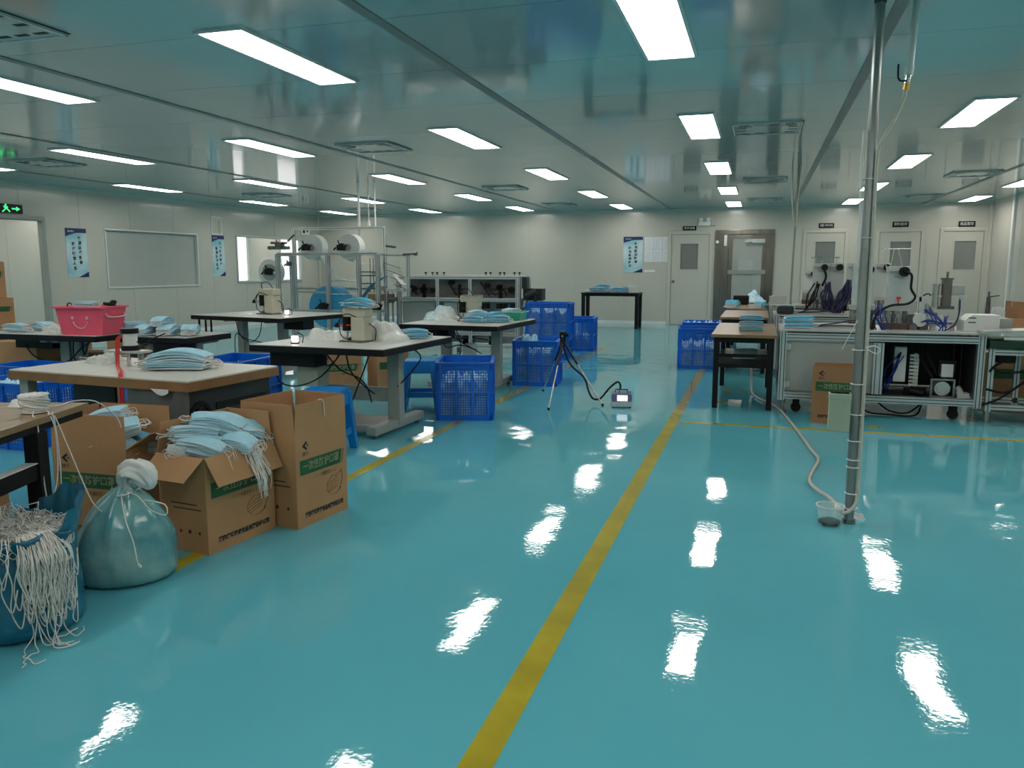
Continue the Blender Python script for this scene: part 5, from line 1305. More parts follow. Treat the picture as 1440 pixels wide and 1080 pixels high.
for x in (1.04, 1.12, 1.20):
    MB().cyl((x, -0.06, 0.40), (x, -0.06, 0.98), 0.016).build('support_rod', 'chrome', t)
m = MB(); m.cyl((1.08, -0.12, 0.86), (1.22, -0.12, 0.86), 0.03); m.box(1.05, 1.15, -0.1, -0.05, 0.80, 0.94); m.build('drive_unit', 'steel_dark', t)
# drop lines from the ceiling
for x, lb, top in ((0.33, 'white cable duct dropping from the ceiling onto the unwinding frame', 0.022), (0.62, 'thin air pipe dropping from the ceiling behind the unwinding frame', 0.012)):
    o = MB().cyl((-6.6 + x, 11.9, 1.55 if top > 0.02 else 1.85), (-6.6 + x, 11.9, CEIL), top, n=10).build('drop_pipe', 'white_plastic'); tag(o, lb, 'pipe')
o = MB().cyl((-6.12, 11.95, 2.12), (-6.12, 11.95, CEIL), 0.008, n=8).cyl((-6.12, 11.95, 2.02), (-6.12, 11.95, 2.12), 0.028, 0.012).build('hanging_valve', 'white_plastic'); tag(o, 'short hanging air nozzle above the unwinding frame', 'nozzle')

# --- main body of the mask machine
t = thing('mask_machine', 'long aluminium machine cabinet with dark roller bays beside the back wall', 'machine', (-4.62, 12.0, 0), 0)
x0, x1, D = -1.06, 1.04, 0.62
for x in (x0 + 0.03, -0.34, 0.22, x1 - 0.03):
    profile(t, 'post', (x, 0.03, 0.08), (x, 0.03, 1.18), 0.07 if abs(x) > 0.9 else 0.055, 0.06)
for x in (x0 + 0.03, x1 - 0.03): profile(t, 'post', (x, D, 0.08), (x, D, 1.18), 0.06)
for z in (1.19, 0.84, 0.30, 0.10): profile(t, 'rail', (x0, 0.03, z), (x1, 0.03, z), 0.05)
for x in (x0 + 0.03, x1 - 0.03):
    for z in (1.19, 0.84, 0.10): profile(t, 'tie_bar', (x, 0.05, z), (x, D, z), 0.05)
MB().box(x0 + 0.02, x1 - 0.02, 0.02, D, 1.215, 1.225).build('top_plate', 'plate', t)
MB().box(x0 + 0.06, x1 - 0.06, 0.30, 0.31, 0.86, 1.17).build('back_plate', 'plate_dark', t) if mat('plate_dark', (0.27, 0.27, 0.26), 0.4, 0.2, var=0.3) else None
MB().box(x0 + 0.05, x1 - 0.05, 0.40, 0.41, 0.12, 0.84).build('lower_back_plate', 'panel_grey', t)
MB().box(x0 + 0.04, x1 - 0.04, 0.05, 0.6, 0.81, 0.82).build('middle_shelf', 'plate', t)
rr = random.Random(8)
for bay in ((-0.98, -0.40), (-0.28, 0.17), (0.28, 0.96)):
    w = bay[1] - bay[0]
    for k in range(3 if bay[0] != -0.28 else 1):
        x = bay[0] + w * (0.25 + 0.3 * k); z = 1.03 + rr.uniform(-0.06, 0.08); q = 0.035 + 0.02 * rr.random()
        m = MB(); m.ring((x, 0.14, z), (x, 0.20, z), q, q * 0.4, n=20); m.cyl((x, 0.16, z), (x, 0.30, z), q * 0.4); m.build('roller', 'black_plastic', t)
    m = MB(); m.bar((bay[0] + 0.05, 0.2, 1.12), (bay[0] + 0.20, 0.2, 0.9), 0.03); m.bar((bay[0] + 0.1, 0.2, 1.0), (bay[1] - 0.05, 0.2, 1.02), 0.012); m.bar((bay[0] + 0.1, 0.18, 0.93), (bay[1] - 0.02, 0.18, 0.94), 0.01); m.build('linkage', 'grey_dark', t)
    m = MB(); m.box(bay[0] + w*0.55, bay[0] + w*0.62, 0.14, 0.2, 0.86, 1.08); m.build('bracket', 'black_plastic', t)
for x in (-0.62, -0.5, -0.42, -0.30, 0.42, 0.50, 0.66, 0.73, 0.90, 0.98):
    m = MB(); m.cyl((x, 0.2, 1.225), (x, 0.2, 1.26), 0.008); m.cyl((x, 0.2, 1.255), (x, 0.2, 1.275), 0.024, 0.02); m.build('knob', 'black_plastic', t)
for x in (0.32, 0.42, 0.62, 0.72, 0.86): MB().box(x, x + 0.07, 0.10, 0.2, 0.70, 0.78).build('switch_block', 'black_plastic', t, bevel=0.005)
MB().box(-1.0, -0.42, 0.10, 0.11, 0.32, 0.80).build('access_panel', 'panel_grey', t); MB().box(-0.28, 0.17, 0.10, 0.11, 0.32, 0.80).build('access_panel', 'panel_grey', t)
for (x, y) in ((x0 + 0.06, 0.05), (x1 - 0.06, 0.05), (x0 + 0.06, D - 0.04), (x1 - 0.06, D - 0.04), (0, 0.05)): MB().cyl((x, y, 0), (x, y, 0.085), 0.03).build('levelling_foot', 'steel_dark', t)
m = MB(); m.box(x1 + 0.02, x1 + 0.10, 0.06, 0.20, 1.02, 1.2); m.box(x1 + 0.03, x1 + 0.34, 0.1, 0.3, 0.84, 1.02); m.cyl((x1 + 0.1, 0.05, 0.9), (x1 + 0.26, 0.05, 0.98), 0.05); m.cyl((x1 + 0.24, 0.06, 0.8), (x1 + 0.24, 0.06, 1.0), 0.03); m.build('drive_motor', 'grey_dark', t, bevel=0.0)
m = MB(); m.box(x1 + 0.05, x1 + 0.3, 0.1, 0.35, 0.30, 0.84); m.build('outfeed_box', 'panel_grey', t, bevel=0.01)
tubes('cable', t, 'rubber', [[(x1 - 0.1, 0.1, 0.78), (x1 + 0.06, 0.02, 0.7), (x1 + 0.12, 0.04, 0.85)], [(0.5, 0.08, 1.02), (0.62, 0.06, 0.92), (0.75, 0.08, 1.0), (0.8, 0.1, 0.9)], [(-0.2, 0.06, 0.3), (0.0, 0.0, 0.2), (0.2, 0.02, 0.24), (0.5, 0.04, 0.2)], [(-0.05, 0.04, 0.32), (0.1, 0.0, 0.22), (0.3, 0.02, 0.26), (0.7, 0.04, 0.28)]], 0.01)
for x in (-0.5, 0.1, 0.55): 
    m = MB(); m.cyl((x, 0.12, 0.14), (x, 0.30, 0.14), 0.06, n=18); m.box(x - 0.05, x + 0.09, 0.12, 0.28, 0.12, 0.26); m.build('motor', 'grey_dark', t)

# --- dark table by the back wall
def black_table(label, loc, w, d, h, rz=0, top='black_plastic', leg=0.05, shelf=True, thick=0.025):
    t = thing('table', label, 'table', loc, rz, 'tables with black metal frames')
    MB().box(-w/2, w/2, -d/2, d/2, h - thick, h).build('table_top', top, t, bevel=0.003)
    for sx in (-1, 1):
        for sy in (-1, 1):
            x, y = sx * (w/2 - 0.05), sy * (d/2 - 0.06)
            MB().box(x - leg/2, x + leg/2, y - leg/2, y + leg/2, 0, h - thick).build('leg', 'black_metal', t)
    for sy in (-1, 1):
        MB().box(-w/2 + 0.075, w/2 - 0.075, sy*(d/2 - 0.06) - 0.015, sy*(d/2 - 0.06) + 0.015, h - thick - 0.05, h - thick).build('apron', 'black_metal', t)
    for sx in (-1, 1):
        x = sx * (w/2 - 0.05)
        MB().box(x - 0.015, x + 0.015, -d/2 + 0.085, d/2 - 0.085, h - thick - 0.05, h - thick).build('apron', 'black_metal', t)
        if shelf: MB().box(x - 0.015, x + 0.015, -d/2 + 0.085, d/2 - 0.085, 0.40, 0.43).build('stretcher', 'black_metal', t)
    if shelf:
        for sy in (-1, 1):
            for z in (0.50, 0.40): MB().box(-w/2 + 0.075, w/2 - 0.075, sy*(d/2 - 0.06) - 0.012, sy*(d/2 - 0.06) + 0.012, z, z + 0.03).build('stretcher', 'black_metal', t)
        MB().box(-w/2 + 0.07, w/2 - 0.07, -d/2 + 0.08, d/2 - 0.08, 0.425, 0.432).build('shelf', 'grey_dark', t)
    return t
t = black_table('dark table with masks against the back wall', (-3.18, 17.95, 0), 1.30, 0.62, 0.79, leg=0.075, shelf=False)
gl = 'masks on the dark table by the back wall'
for k, (x, y, a) in enumerate(((-3.50, 17.85, 0.2), (-3.28, 17.9, -0.2), (-3.05, 17.82, 0.4), (-2.90, 17.95, 0.1), (-3.40, 17.88, 0.6))):
    bundle('%s mask bundle from the left on the dark table by the back wall' % ordinal(k), 'bx' if k % 2 else 'ax', (x, y, 0.79 + (0.07 if k == 4 else 0.004)), (0, 0, a), gl, scale=1.9)
o = MB().box(-0.1, 0.1, -0.07, 0.07, 0, 0.16).build('white_box', 'white_plastic', bevel=0.008, loc=(-2.70, 17.92, 0.79)); tag(o, 'white box at the right end of the dark table', 'box')

# --- row of wood-topped tables beside the machine line
ys = [(7.84, 9.50, 'nearest'), (10.62, 12.36, 'second nearest'), (12.80, 14.55, 'third nearest'), (15.10, 16.5, 'farthest')]
for k, (a, b, nm) in enumerate(ys):
    black_table('wood-topped black table, %s in the row beside the machine benches' % nm, (-0.125 - 0.05 * (k > 0), (a + b) / 2, 0), 0.60, b - a, 0.72, top='wood_top', thick=0.03)
gl = 'folded mask stacks on the nearest wood-topped table'
for k in range(3):
    bundle(['bottom', 'middle', 'top'][k] + ' mask bundle of the stack on the nearest wood-topped table', 'ax', (-0.07, 8.35, 0.721 + 0.056 * k), (0, 0, 0.05 * k), gl, scale=1.28, loops=False).scale.z = 0.74
bundle('rolled mask bundle at the left of the third wood-topped table', 'dx', (-0.40, 13.0, 0.722), (0, 0, 1.4), None, scale=1.9)
bundle('rolled mask bundle at the right of the third wood-topped table', 'dx', (0.02, 13.05, 0.722), (0, 0, 1.2), None, scale=1.5)
pile('blue masks heaped on the farthest wood-topped table', (-0.14, 15.5, 0.72), 0.24, 0.3, 0.22, 33, m='heap_masks', name='mask_heap', cat='face masks')
o = MB().box(-0.13, 0.13, -0.1, 0.1, 0, 0.16).build('black_bag', 'black_plastic', bevel=0.03, loc=(-0.30, 14.3, 0.721)); tag(o, 'black bag at the end of the third wood-topped table', 'bag')
bundle('mask bundle on the shelf under the nearest wood-topped table', 'c', (-0.12, 8.4, 0.433), (0, 0, 0.1), None, scale=1.3, loops=False)
o = MB(); tapered(o, 0.11, 0.20, 0.13, 0.24, 0, 0.03, 0.003); o = o.build('clear_tray', 'film', loc=(-0.19, 8.14, 0.0)); tag(o, 'small clear plastic tray on the floor under the nearest wood-topped table', 'tray')

# --- aluminium machine benches
def bench_frame(t, w, d, h=0.76, z0=0.12, div=None, heavy=0.06):
    for x in (0.03, w - 0.03):
        for y in (0.03, d - 0.03): profile(t, 'post', (x, y, z0), (x, y, h), heavy)
    for y in (0.03, d - 0.03):
        profile(t, 'rail', (0.06, y, h - 0.045), (w - 0.06, y, h - 0.045), 0.09, 0.06)
        profile(t, 'rail', (0.06, y, z0 + 0.045), (w - 0.06, y, z0 + 0.045), 0.09, 0.06)
    for x in (0.03, w - 0.03):
        profile(t, 'rail', (x, 0.06, h - 0.045), (x, d - 0.06, h - 0.045), 0.06, 0.06); profile(t, 'rail', (x, 0.06, z0 + 0.045), (x, d - 0.06, z0 + 0.045), 0.06, 0.06)
    if div: 
        for y in (0.03, d - 0.03): profile(t, 'mullion', (div, y, z0 + 0.09), (div, y, h - 0.09), 0.085, 0.06)
    MB().box(-0.005, w + 0.005, -0.005, d, h, h + 0.015).build('bed_plate', 'plate', t)
    MB().box(0.06, w - 0.06, 0.06, d - 0.06, z0 + 0.05, z0 + 0.06).build('floor_plate', 'steel_dark', t)
    for x in (0.05, w - 0.05):
        for y in (0.05, d - 0.05):
            m = MB(); m.cyl((x, y, 0), (x, y, 0.018), 0.034); m.cyl((x, y, 0.018), (x, y, z0), 0.010); m.cyl((x, y, z0 - 0.025), (x, y, z0 - 0.008), 0.022); m.build('levelling_foot', 'machined', t)
    for x in (0.17, w - 0.2):
        m = MB(); m.cyl((x, 0.08, 0.045), (x, 0.11, 0.045), 0.045, n=18); m.box(x - 0.03, x + 0.03, 0.06, 0.13, 0.075, z0); m.build('caster', 'rubber', t)
def tower(t, x, y, z0, w=0.19, h=0.42, reel=0.036):
    """welding tower: white plate with a reel motor, hose and punching heads below"""
    MB().box(x - w/2, x + w/2, y, y + 0.02, z0 + 0.22, z0 + 0.22 + h).build('tower_plate', 'panel_pale', t, bevel=0.004)
    m = MB(); m.ring((x + w*0.22, y - 0.05, z0 + 0.17 + h), (x + w*0.22, y - 0.005, z0 + 0.17 + h), reel, reel*0.45, n=20); m.cyl((x + w*0.22, y - 0.04, z0 + 0.17 + h), (x + w*0.22, y, z0 + 0.17 + h), reel*0.35); m.build('reel', 'black_plastic', t)
    m = MB(); m.bar((x - w*0.4, y - 0.02, z0 + 0.17 + h), (x + w*0.1, y - 0.02, z0 + 0.17 + h), 0.02); m.bar((x - w*0.2, y - 0.02, z0 + 0.13 + h), (x + w*0.2, y - 0.02, z0 + 0.115 + h), 0.012); m.build('reel_arm', 'machined', t)
    m = MB(); m.box(x - w*0.55, x + w*0.55, y - 0.03, y + 0.05, z0 + 0.17, z0 + 0.22); m.build('head_plate', 'plate', t, bevel=0.003)
    for q in (-0.35, -0.12, 0.12, 0.35):
        m = MB(); m.cyl((x + q*w, y - 0.01, z0 + 0.06), (x + q*w, y - 0.01, z0 + 0.17), 0.017); m.box(x + q*w - 0.022, x + q*w + 0.022, y - 0.03, y + 0.02, z0 + 0.11, z0 + 0.14); m.build('press_head', 'machined' if q in (-0.35, 0.12) else 'steel_dark', t)
    m = MB(); m.box(x - w*0.6, x + w*0.6, y - 0.05, y + 0.05, z0, z0 + 0.06); m.build('die_block', 'die_brown', t, bevel=0.003)
    for q in (-0.5, 0.5): MB().cyl((x + q*w, y + 0.04, z0), (x + q*w, y + 0.04, z0 + 0.22), 0.010).build('guide_column', 'chrome', t)
mat('panel_pale', (0.60, 0.64, 0.62), 0.35, var=0.05)
mat('die_brown', (0.13, 0.075, 0.055), 0.45, 0.3, var=0.4, vscale=20)
def cable_bunch(t, p0, p1, n, m, seed, sag=0.06, r=0.006, name='cable'):
    q = random.Random(seed)
    for k in range(n):
        a = Vector(p0) + Vector((q.uniform(-.03, .03), q.uniform(-.02, .02), q.uniform(-.02, .02))); b = Vector(p1) + Vector((q.uniform(-.05, .05), q.uniform(-.03, .03), 0))
        mid = a.lerp(b, 0.5) + Vector((q.uniform(-sag, sag), -q.uniform(0, sag), q.uniform(-sag/2, sag/2)))
        MB().tube([a, a.lerp(mid, 0.5) + Vector((0, -q.uniform(0, .03), .01)), mid, b], r, n=5, smooth=3).build(name, m, t)

t = thing('machine_bench', 'front aluminium machine bench with open bay and ear loop welding towers', 'machine', (0.20, 7.82, 0))
W, Dp = 1.70, 0.86
bench_frame(t, W, Dp, 0.765, 0.12, div=0.85)
MB().box(0.06, 0.81, 0.035, 0.041, 0.21, 0.675).build('side_panel', 'panel_grey', t)
for z in (0.27, 0.62):
    m = MB(); m.cyl((0.065, 0.0, z - 0.03), (0.065, 0.0, z + 0.03), 0.012); m.box(0.06, 0.10, -0.002, 0.036, z - 0.025, z + 0.025); m.build('hinge', 'aluminium', t)
MB().box(0.86, W - 0.06, Dp - 0.10, Dp - 0.09, 0.21, 0.68).build('bay_back', 'grey_dark', t)
MB().box(W - 0.066, W - 0.06, 0.06, Dp - 0.06, 0.21, 0.68).build('end_panel', 'grey_dark', t)
MB().box(0.85, 0.856, 0.07, Dp - 0.06, 0.21, 0.68).build('divider_panel', 'grey_dark', t)
# things in the open bay
m = MB(); m.box(1.02, 1.12, 0.26, 0.34, 0.30, 0.62); m.build('cable_tray', 'white_plastic', t)
m = MB()
for k in range(9): m.box(1.16, 1.23, 0.30, 0.33, 0.26 + 0.034*k, 0.28 + 0.034*k)
m.box(1.20, 1.24, 0.33, 0.35, 0.25, 0.56); m.build('slotted_trunking', 'roll_white', t)
cable_bunch(t, (1.07, 0.24, 0.56), (0.94, 0.30, 0.20), 6, 'cable_blue', 3)
cable_bunch(t, (0.93, 0.4, 0.66), (0.92, 0.4, 0.22), 4, 'rubber', 4)
m = MB(); m.cyl((1.42, 0.18, 0.26), (1.42, 0.40, 0.26), 0.065, n=20); m.cyl((1.42, 0.17, 0.26), (1.42, 0.19, 0.26), 0.045, n=20); m.build('motor', 'aluminium', t)
m = MB()
for a, b, c, d_ in ((-0.10, 0.10, 0.18, 0.195), (-0.10, 0.10, 0.335, 0.35), (-0.10, -0.085, 0.195, 0.335), (0.085, 0.10, 0.195, 0.335)): m.box(1.42 + a, 1.42 + b, 0.17, 0.20, c, d_)
m.build('motor_flange', 'machined', t)
MB().box(1.41, 1.51, 0.22, 0.30, 0.36, 0.48).build('terminal_box', 'white_plastic', t, bevel=0.006)
MB().box(1.39, 1.53, 0.24, 0.32, 0.38, 0.51).build('terminal_box_shell', 'black_plastic', t)
m = MB(); m.cyl((1.16, 0.2, 0.23), (1.27, 0.16, 0.21), 0.04); m.box(1.12, 1.3, 0.22, 0.3, 0.18, 0.25); m.build('pump', 'black_plastic', t)
m = MB(); m.box(1.54, 1.66, 0.14, 0.24, 0.18, 0.23); m.cyl((1.56, 0.15, 0.23), (1.56, 0.22, 0.26), 0.03); m.build('air_fitting', 'white_plastic', t, bevel=0)
tubes('hose', t, 'rubber', [[(1.22, 0.36, 0.68), (1.24, 0.34, 0.55), (1.31, 0.32, 0.42), (1.36, 0.30, 0.34)], [(1.29, 0.38, 0.68), (1.31, 0.34, 0.55), (1.36, 0.32, 0.44), (1.40, 0.30, 0.36)]], 0.018, n=8)
tubes('hose', t, 'grey_dark', [[(1.54, 0.4, 0.68), (1.54, 0.42, 0.4), (1.55, 0.4, 0.18)], [(1.60, 0.4, 0.68), (1.61, 0.42, 0.4), (1.60, 0.4, 0.18)]], 0.012)
tubes('cable', t, 'rubber', [[(0.72, 0.3, 0.10), (0.8, 0.15, 0.02), (1.0, 0.10, 0.012), (1.2, 0.12, 0.012), (1.28, 0.3, 0.08)], [(0.9, 0.3, 0.1), (1.0, 0.2, 0.03), (1.15, 0.2, 0.02), (1.3, 0.35, 0.1)]], 0.008)
# conveyor strip along the bed
zt = 0.78
m = MB(); m.box(0.30, 0.78, 0.30, 0.46, zt, zt + 0.035); m.build('conveyor_bed', 'plate', t, bevel=0.003)
MB().box(0.30, 0.78, 0.34, 0.42, zt + 0.035, zt + 0.04).build('conveyor_belt', 'roll_white', t)
tubes('cable', t, 'cable_navy', [[(0.36, 0.27, zt + 0.03), (0.5, 0.26, zt + 0.05), (0.65, 0.27, zt + 0.08), (0.80, 0.30, zt + 0.05)], [(0.34, 0.25, zt + 0.02), (0.55, 0.24, zt + 0.03), (0.78, 0.26, zt + 0.02)]], 0.006)
tower(t, 1.02, 0.36, zt, 0.20, 0.36, 0.045); tower(t, 0.74, 0.46, zt, 0.20, 0.38)
MB().cyl((0.85, 0.36, zt + 0.74), (1.11, 0.36, zt + 0.74), 0.006).build('thread_bar', 'chrome', t)
for p in (((0.88, 0.36, zt + 0.74), (0.94, 0.34, zt + 0.4)), ((0.97, 0.36, zt + 0.74), (0.90, 0.30, zt + 0.3)), ((1.0, 0.36, zt + 0.74), (1.05, 0.34, zt + 0.56))): MB().cyl(*p, 0.003, n=5).build('elastic_thread', 'elastic', t)
tubes('hose', t, 'rubber', [[(1.07, 0.31, zt + 0.53), (1.12, 0.29, zt + 0.50), (1.12, 0.28, zt + 0.38), (1.16, 0.28, zt + 0.30), (1.10, 0.27, zt + 0.24), (0.95, 0.25, zt + 0.22), (0.84, 0.22, zt + 0.14), (0.80, 0.2, zt + 0.0)]], 0.011, n=8)
m = MB(); m.cyl((1.03, 0.33, zt + 0.22), (1.03, 0.33, zt + 0.28), 0.006); m.cyl((1.03, 0.33, zt + 0.28), (1.03, 0.33, zt + 0.30), 0.02); m.build('red_knob', 'red', t)
cable_bunch(t, (0.86, 0.28, zt + 0.20), (0.80, 0.22, zt), 7, 'cable_navy', 11); cable_bunch(t, (0.88, 0.28, zt + 0.22), (0.93, 0.22, zt), 5, 'cable_blue', 12)
MB().cyl((1.22, 0.30, zt + 0.09), (1.22, 0.36, zt + 0.09), 0.06, n=22).build('cam_wheel', 'roll_white', t)
m = MB(); m.box(1.12, 1.30, 0.36, 0.42, zt, zt + 0.14); m.cyl((1.16, 0.28, zt + 0.03), (1.16, 0.40, zt + 0.03), 0.035); m.build('cutting_unit', 'steel_dark', t)
m = MB(); m.box(1.12, 1.24, 0.36, 0.40, zt + 0.26, zt + 0.30); m.build('support_arm', 'panel_pale', t)
# gate frame with pneumatic press
for x in (1.22, 1.55): MB().box(x - 0.011, x + 0.011, 0.36, 0.382, zt, zt + 0.31).build('gate_post', 'aluminium', t)
MB().box(1.30, 1.60, 0.35, 0.40, zt + 0.30, zt + 0.315).build('gate_plate', 'plate', t)
m = MB(); m.cyl((1.43, 0.37, zt + 0.22), (1.43, 0.37, zt + 0.46), 0.045, n=18); m.cyl((1.43, 0.37, zt + 0.46), (1.43, 0.37, zt + 0.475), 0.055); m.cyl((1.43, 0.37, zt + 0.475), (1.43, 0.37, zt + 0.53), 0.010); m.build('press_cylinder', 'steel', t)
m = MB(); m.cyl((1.34, 0.36, zt + 0.20), (1.34, 0.36, zt + 0.40), 0.028); m.cyl((1.34, 0.36, zt + 0.40), (1.34, 0.36, zt + 0.42), 0.034); m.build('guide_cylinder', 'chrome', t)
MB().box(1.36, 1.50, 0.34, 0.40, zt + 0.19, zt + 0.22).build('press_plate', 'steel_dark', t)
MB().box(1.47, 1.58, 0.36, 0.42, zt + 0.32, zt + 0.41).build('sensor_box', 'panel_grey', t, bevel=0.004)
for x, z_ in ((1.27, 0.24), (1.31, 0.22)): 
    m = MB(); m.cyl((x, 0.33, zt + 0.10), (x, 0.33, zt + z_), 0.018); m.build('air_cylinder', 'chrome', t)
for x in (1.25, 1.30, 1.38): 
    m = MB(); m.cyl((x, 0.31, zt + 0.09), (x, 0.31, zt + 0.14), 0.018); m.build('valve', 'white_plastic', t)
m = MB(); m.box(1.30, 1.36, 0.31, 0.34, zt + 0.13, zt + 0.16); m.build('orange_block', 'wood_edge', t)
cable_bunch(t, (1.26, 0.28, zt + 0.18), (1.42, 0.25, zt + 0.03), 4, 'cable_blue', 21); cable_bunch(t, (1.24, 0.27, zt + 0.08), (1.42, 0.26, zt + 0.07), 4, 'cable_blue', 22, sag=0.03); cable_bunch(t, (1.42, 0.27, zt + 0.12), (1.41, 0.24, zt), 4, 'cable_blue', 23, sag=0.02)
tubes('cable', t, 'cable_navy', [[(1.54, 0.34, zt + 0.28), (1.54, 0.33, zt + 0.15), (1.50, 0.30, zt + 0.05), (1.42, 0.28, zt + 0.0)], [(1.32, 0.36, zt + 0.30), (1.28, 0.36, zt + 0.33), (1.24, 0.37, zt + 0.31)]], 0.007)
MB().box(1.30, 1.52, 0.33, 0.44, zt + 0.05, zt + 0.08).build('press_bed', 'plate', t)
for x in (1.32, 1.48): MB().box(x, x + 0.04, 0.34, 0.42, zt, zt + 0.05).build('press_foot', 'white_plastic', t)
gl = 'mask stacks on the machine bench corner'
bundle('bright blue mask stack on the left corner of the front bench', 'cx', (0.36, 8.05, 0.782), (0, 0, 0.1), gl, scale=1.45, loops=False)

# discharge box and conveyor at the right end
t = thing('discharge_chute', 'white guard box at the right end of the front bench', 'machine guard', (1.88, 8.02, 0.0))
M = Matrix.Rotation(math.pi/2, 4, 'X')
MB().prism([(-0.12, 0.78), (0.16, 0.78), (0.16, 0.93), (-0.06, 0.93), (-0.12, 0.88)], -0.26, 0.0, M).build('guard', 'white_plastic', t, bevel=0.004)
for z in (0.90, 0.86): MB().box(-0.09, -0.03, -0.004, 0.0, z, z + 0.008).build('slot', 'dark_void', t)
MB().box(0.16, 0.26, 0.0, 0.22, 0.78, 0.90).build('grey_box', 'grey_paint', t, bevel=0.004)
t = thing('conveyor', 'short belt conveyor on an aluminium frame at the right edge', 'conveyor', (1.92, 7.80, 0))
for x in (0.03, 0.36, 0.86):
    for y in (0.03, 0.5): profile(t, 'post', (x, y, 0.10), (x, y, 0.70), 0.045)
for z in (0.14, 0.62):
    for y in (0.03, 0.5): profile(t, 'rail', (0.05, y, z), (0.84, y, z), 0.045)
MB().box(0.0, 1.0, -0.02, 0.52, 0.655, 0.725).build('conveyor_belt', 'belt_green', t, bevel=0.01)
M2 = Matrix.Translation((-0.06, -0.06, 0.785)) @ Matrix.Rotation(math.radians(-3), 4, 'Y')
MB().box(0, 1.0, 0, 0.26, 0, 0.02, M2).build('slide_plate', 'plate', t)
MB().box(0.1, 1.0, -0.03, -0.018, 0.735, 0.755).build('white_edge', 'ink_white', t)
for x in (0.03, 0.86): MB().cyl((x, 0.03, 0), (x, 0.03, 0.10), 0.025).build('levelling_foot', 'machined', t)
MB().box(0.10, 0.24, 0.1, 0.28, 0.52, 0.62).build('drive_motor', 'black_plastic', t, bevel=0.01)
MB().box(0.37, 0.47, 0.0, 0.08, 0.46, 0.54).build('control_box', 'mint', t, bevel=0.006)
tubes('cable', t, 'rubber', [[(0.04, -0.01, 0.5), (0.1, -0.02, 0.45), (0.3, 0.0, 0.46), (0.38, 0.02, 0.42)], [(0.0, -0.01, 0.30), (0.15, -0.02, 0.28), (0.28, 0.0, 0.36), (0.38, 0.02, 0.44)], [(-0.02, -0.01, 0.16), (0.1, -0.02, 0.22), (0.25, 0.0, 0.34), (0.36, 0.02, 0.45)], [(0.15, 0.05, 0.55), (0.05, 0.0, 0.50), (0.02, 0.0, 0.45)]], 0.010, n=7)
carton('brown carton standing behind the conveyor frame at the right edge', (2.24, 8.62, 0), 0.05, 0.42, 0.36, 0.56, (0,)*4, closed=True, band=False)
carton('brown carton on the floor further right behind the conveyor', (2.74, 8.5, 0), -0.05, 0.46, 0.36, 0.5, (0,)*4, closed=True, prints=False, group='plain cartons')
t = thing('side_table', 'grey side table carrying small boxes behind the conveyor', 'table', (2.65, 9.6, 0))
MB().box(-0.55, 0.55, -0.35, 0.35, 0.70, 0.73).build('table_top', 'panel_grey', t)
for x in (-0.5, 0.5):
    for y in (-0.3, 0.3): MB().box(x - 0.02, x + 0.02, y - 0.02, y + 0.02, 0, 0.70).build('leg', 'grey_paint', t)
carton('small brown carton on the grey side table at the right edge', (2.72, 9.55, 0.731), 0.1, 0.40, 0.34, 0.27, (0,)*4, closed=True, prints=False, group='plain cartons', m='carton_dark')
carton('low tan carton in front of the small carton on the side table', (2.52, 9.32, 0.731), 0.0, 0.14, 0.1, 0.10, (0,)*4, closed=True, prints=False, group='plain cartons')
o = MB().prism([(-0.07, 0), (0.10, 0), (0.10, 0.1), (0.05, 0.1), (0.05, 0.17), (0.02, 0.21), (-0.05, 0.21)], 0, 0.1, Matrix.Rotation(math.pi/2, 4, 'X')).build('dispenser', 'panel_pale', loc=(2.36, 9.42, 0.731)); tag(o, 'pale stepped plastic holder on the side table', 'holder')
t = thing('small_press', 'small upright tool with two levers on the side table', 'tool', (2.36, 9.78, 0.731))
m = MB(); m.cyl((0, 0, 0), (0, 0, 0.30), 0.03, 0.02); m.bar((-0.02, 0, 0.30), (0.1, 0, 0.32), 0.012); m.cyl((0, 0, 0.30), (0, 0, 0.36), 0.01); m.build('stem', 'steel_dark', t); MB().box(-0.07, 0.07, -0.06, 0.06, 0, 0.02).build('base', 'steel_dark', t)

# second bench behind
t = thing('machine_bench', 'rear aluminium machine bench with ear loop towers behind the front bench', 'machine', (0.18, 10.25, 0))
bench_frame(t, 1.75, 1.0, 0.765, 0.12, div=0.86)
MB().box(0.06, 0.82, 0.035, 0.041, 0.21, 0.675).build('side_panel', 'panel_grey', t); MB().box(0.90, 1.69, 0.035, 0.041, 0.21, 0.675).build('side_panel', 'panel_grey', t)
m = MB(); m.box(0.15, 0.95, 0.30, 0.50, 0.78, 0.82); m.build('conveyor_bed', 'plate', t, bevel=0.003)
for x, q in ((0.54, 0.55), (0.72, 0.60), (0.93, 0.50), (1.25, 0.55)): tower(t, x, q, 0.78, 0.19, 0.40, 0.04)
MB().box(1.40, 1.62, 0.45, 0.65, 0.78, 0.98).build('control_unit', 'panel_grey', t, bevel=0.01)
MB().cyl((0.42, 0.56, 1.47), (0.75, 0.56, 1.47), 0.006).build('thread_bar', 'chrome', t)
for x in (0.47, 0.55, 0.66, 0.72): MB().cyl((x, 0.56, 1.47), (x, 0.56, 1.30), 0.005, n=6).build('thread_rod', 'chrome', t)
cable_bunch(t, (0.50, 0.45, 1.16), (0.36, 0.40, 0.80), 5, 'rubber', 31, sag=0.05, r=0.009); cable_bunch(t, (0.62, 0.42, 1.15), (0.62, 0.38, 0.80), 10, 'cable_navy', 32, sag=0.08, r=0.010)
cable_bunch(t, (0.86, 0.38, 1.18), (0.72, 0.30, 0.80), 14, 'cable_navy', 33, sag=0.09, r=0.011); cable_bunch(t, (0.84, 0.38, 1.10), (0.80, 0.30, 0.80), 6, 'rubber', 34, sag=0.05, r=0.009)
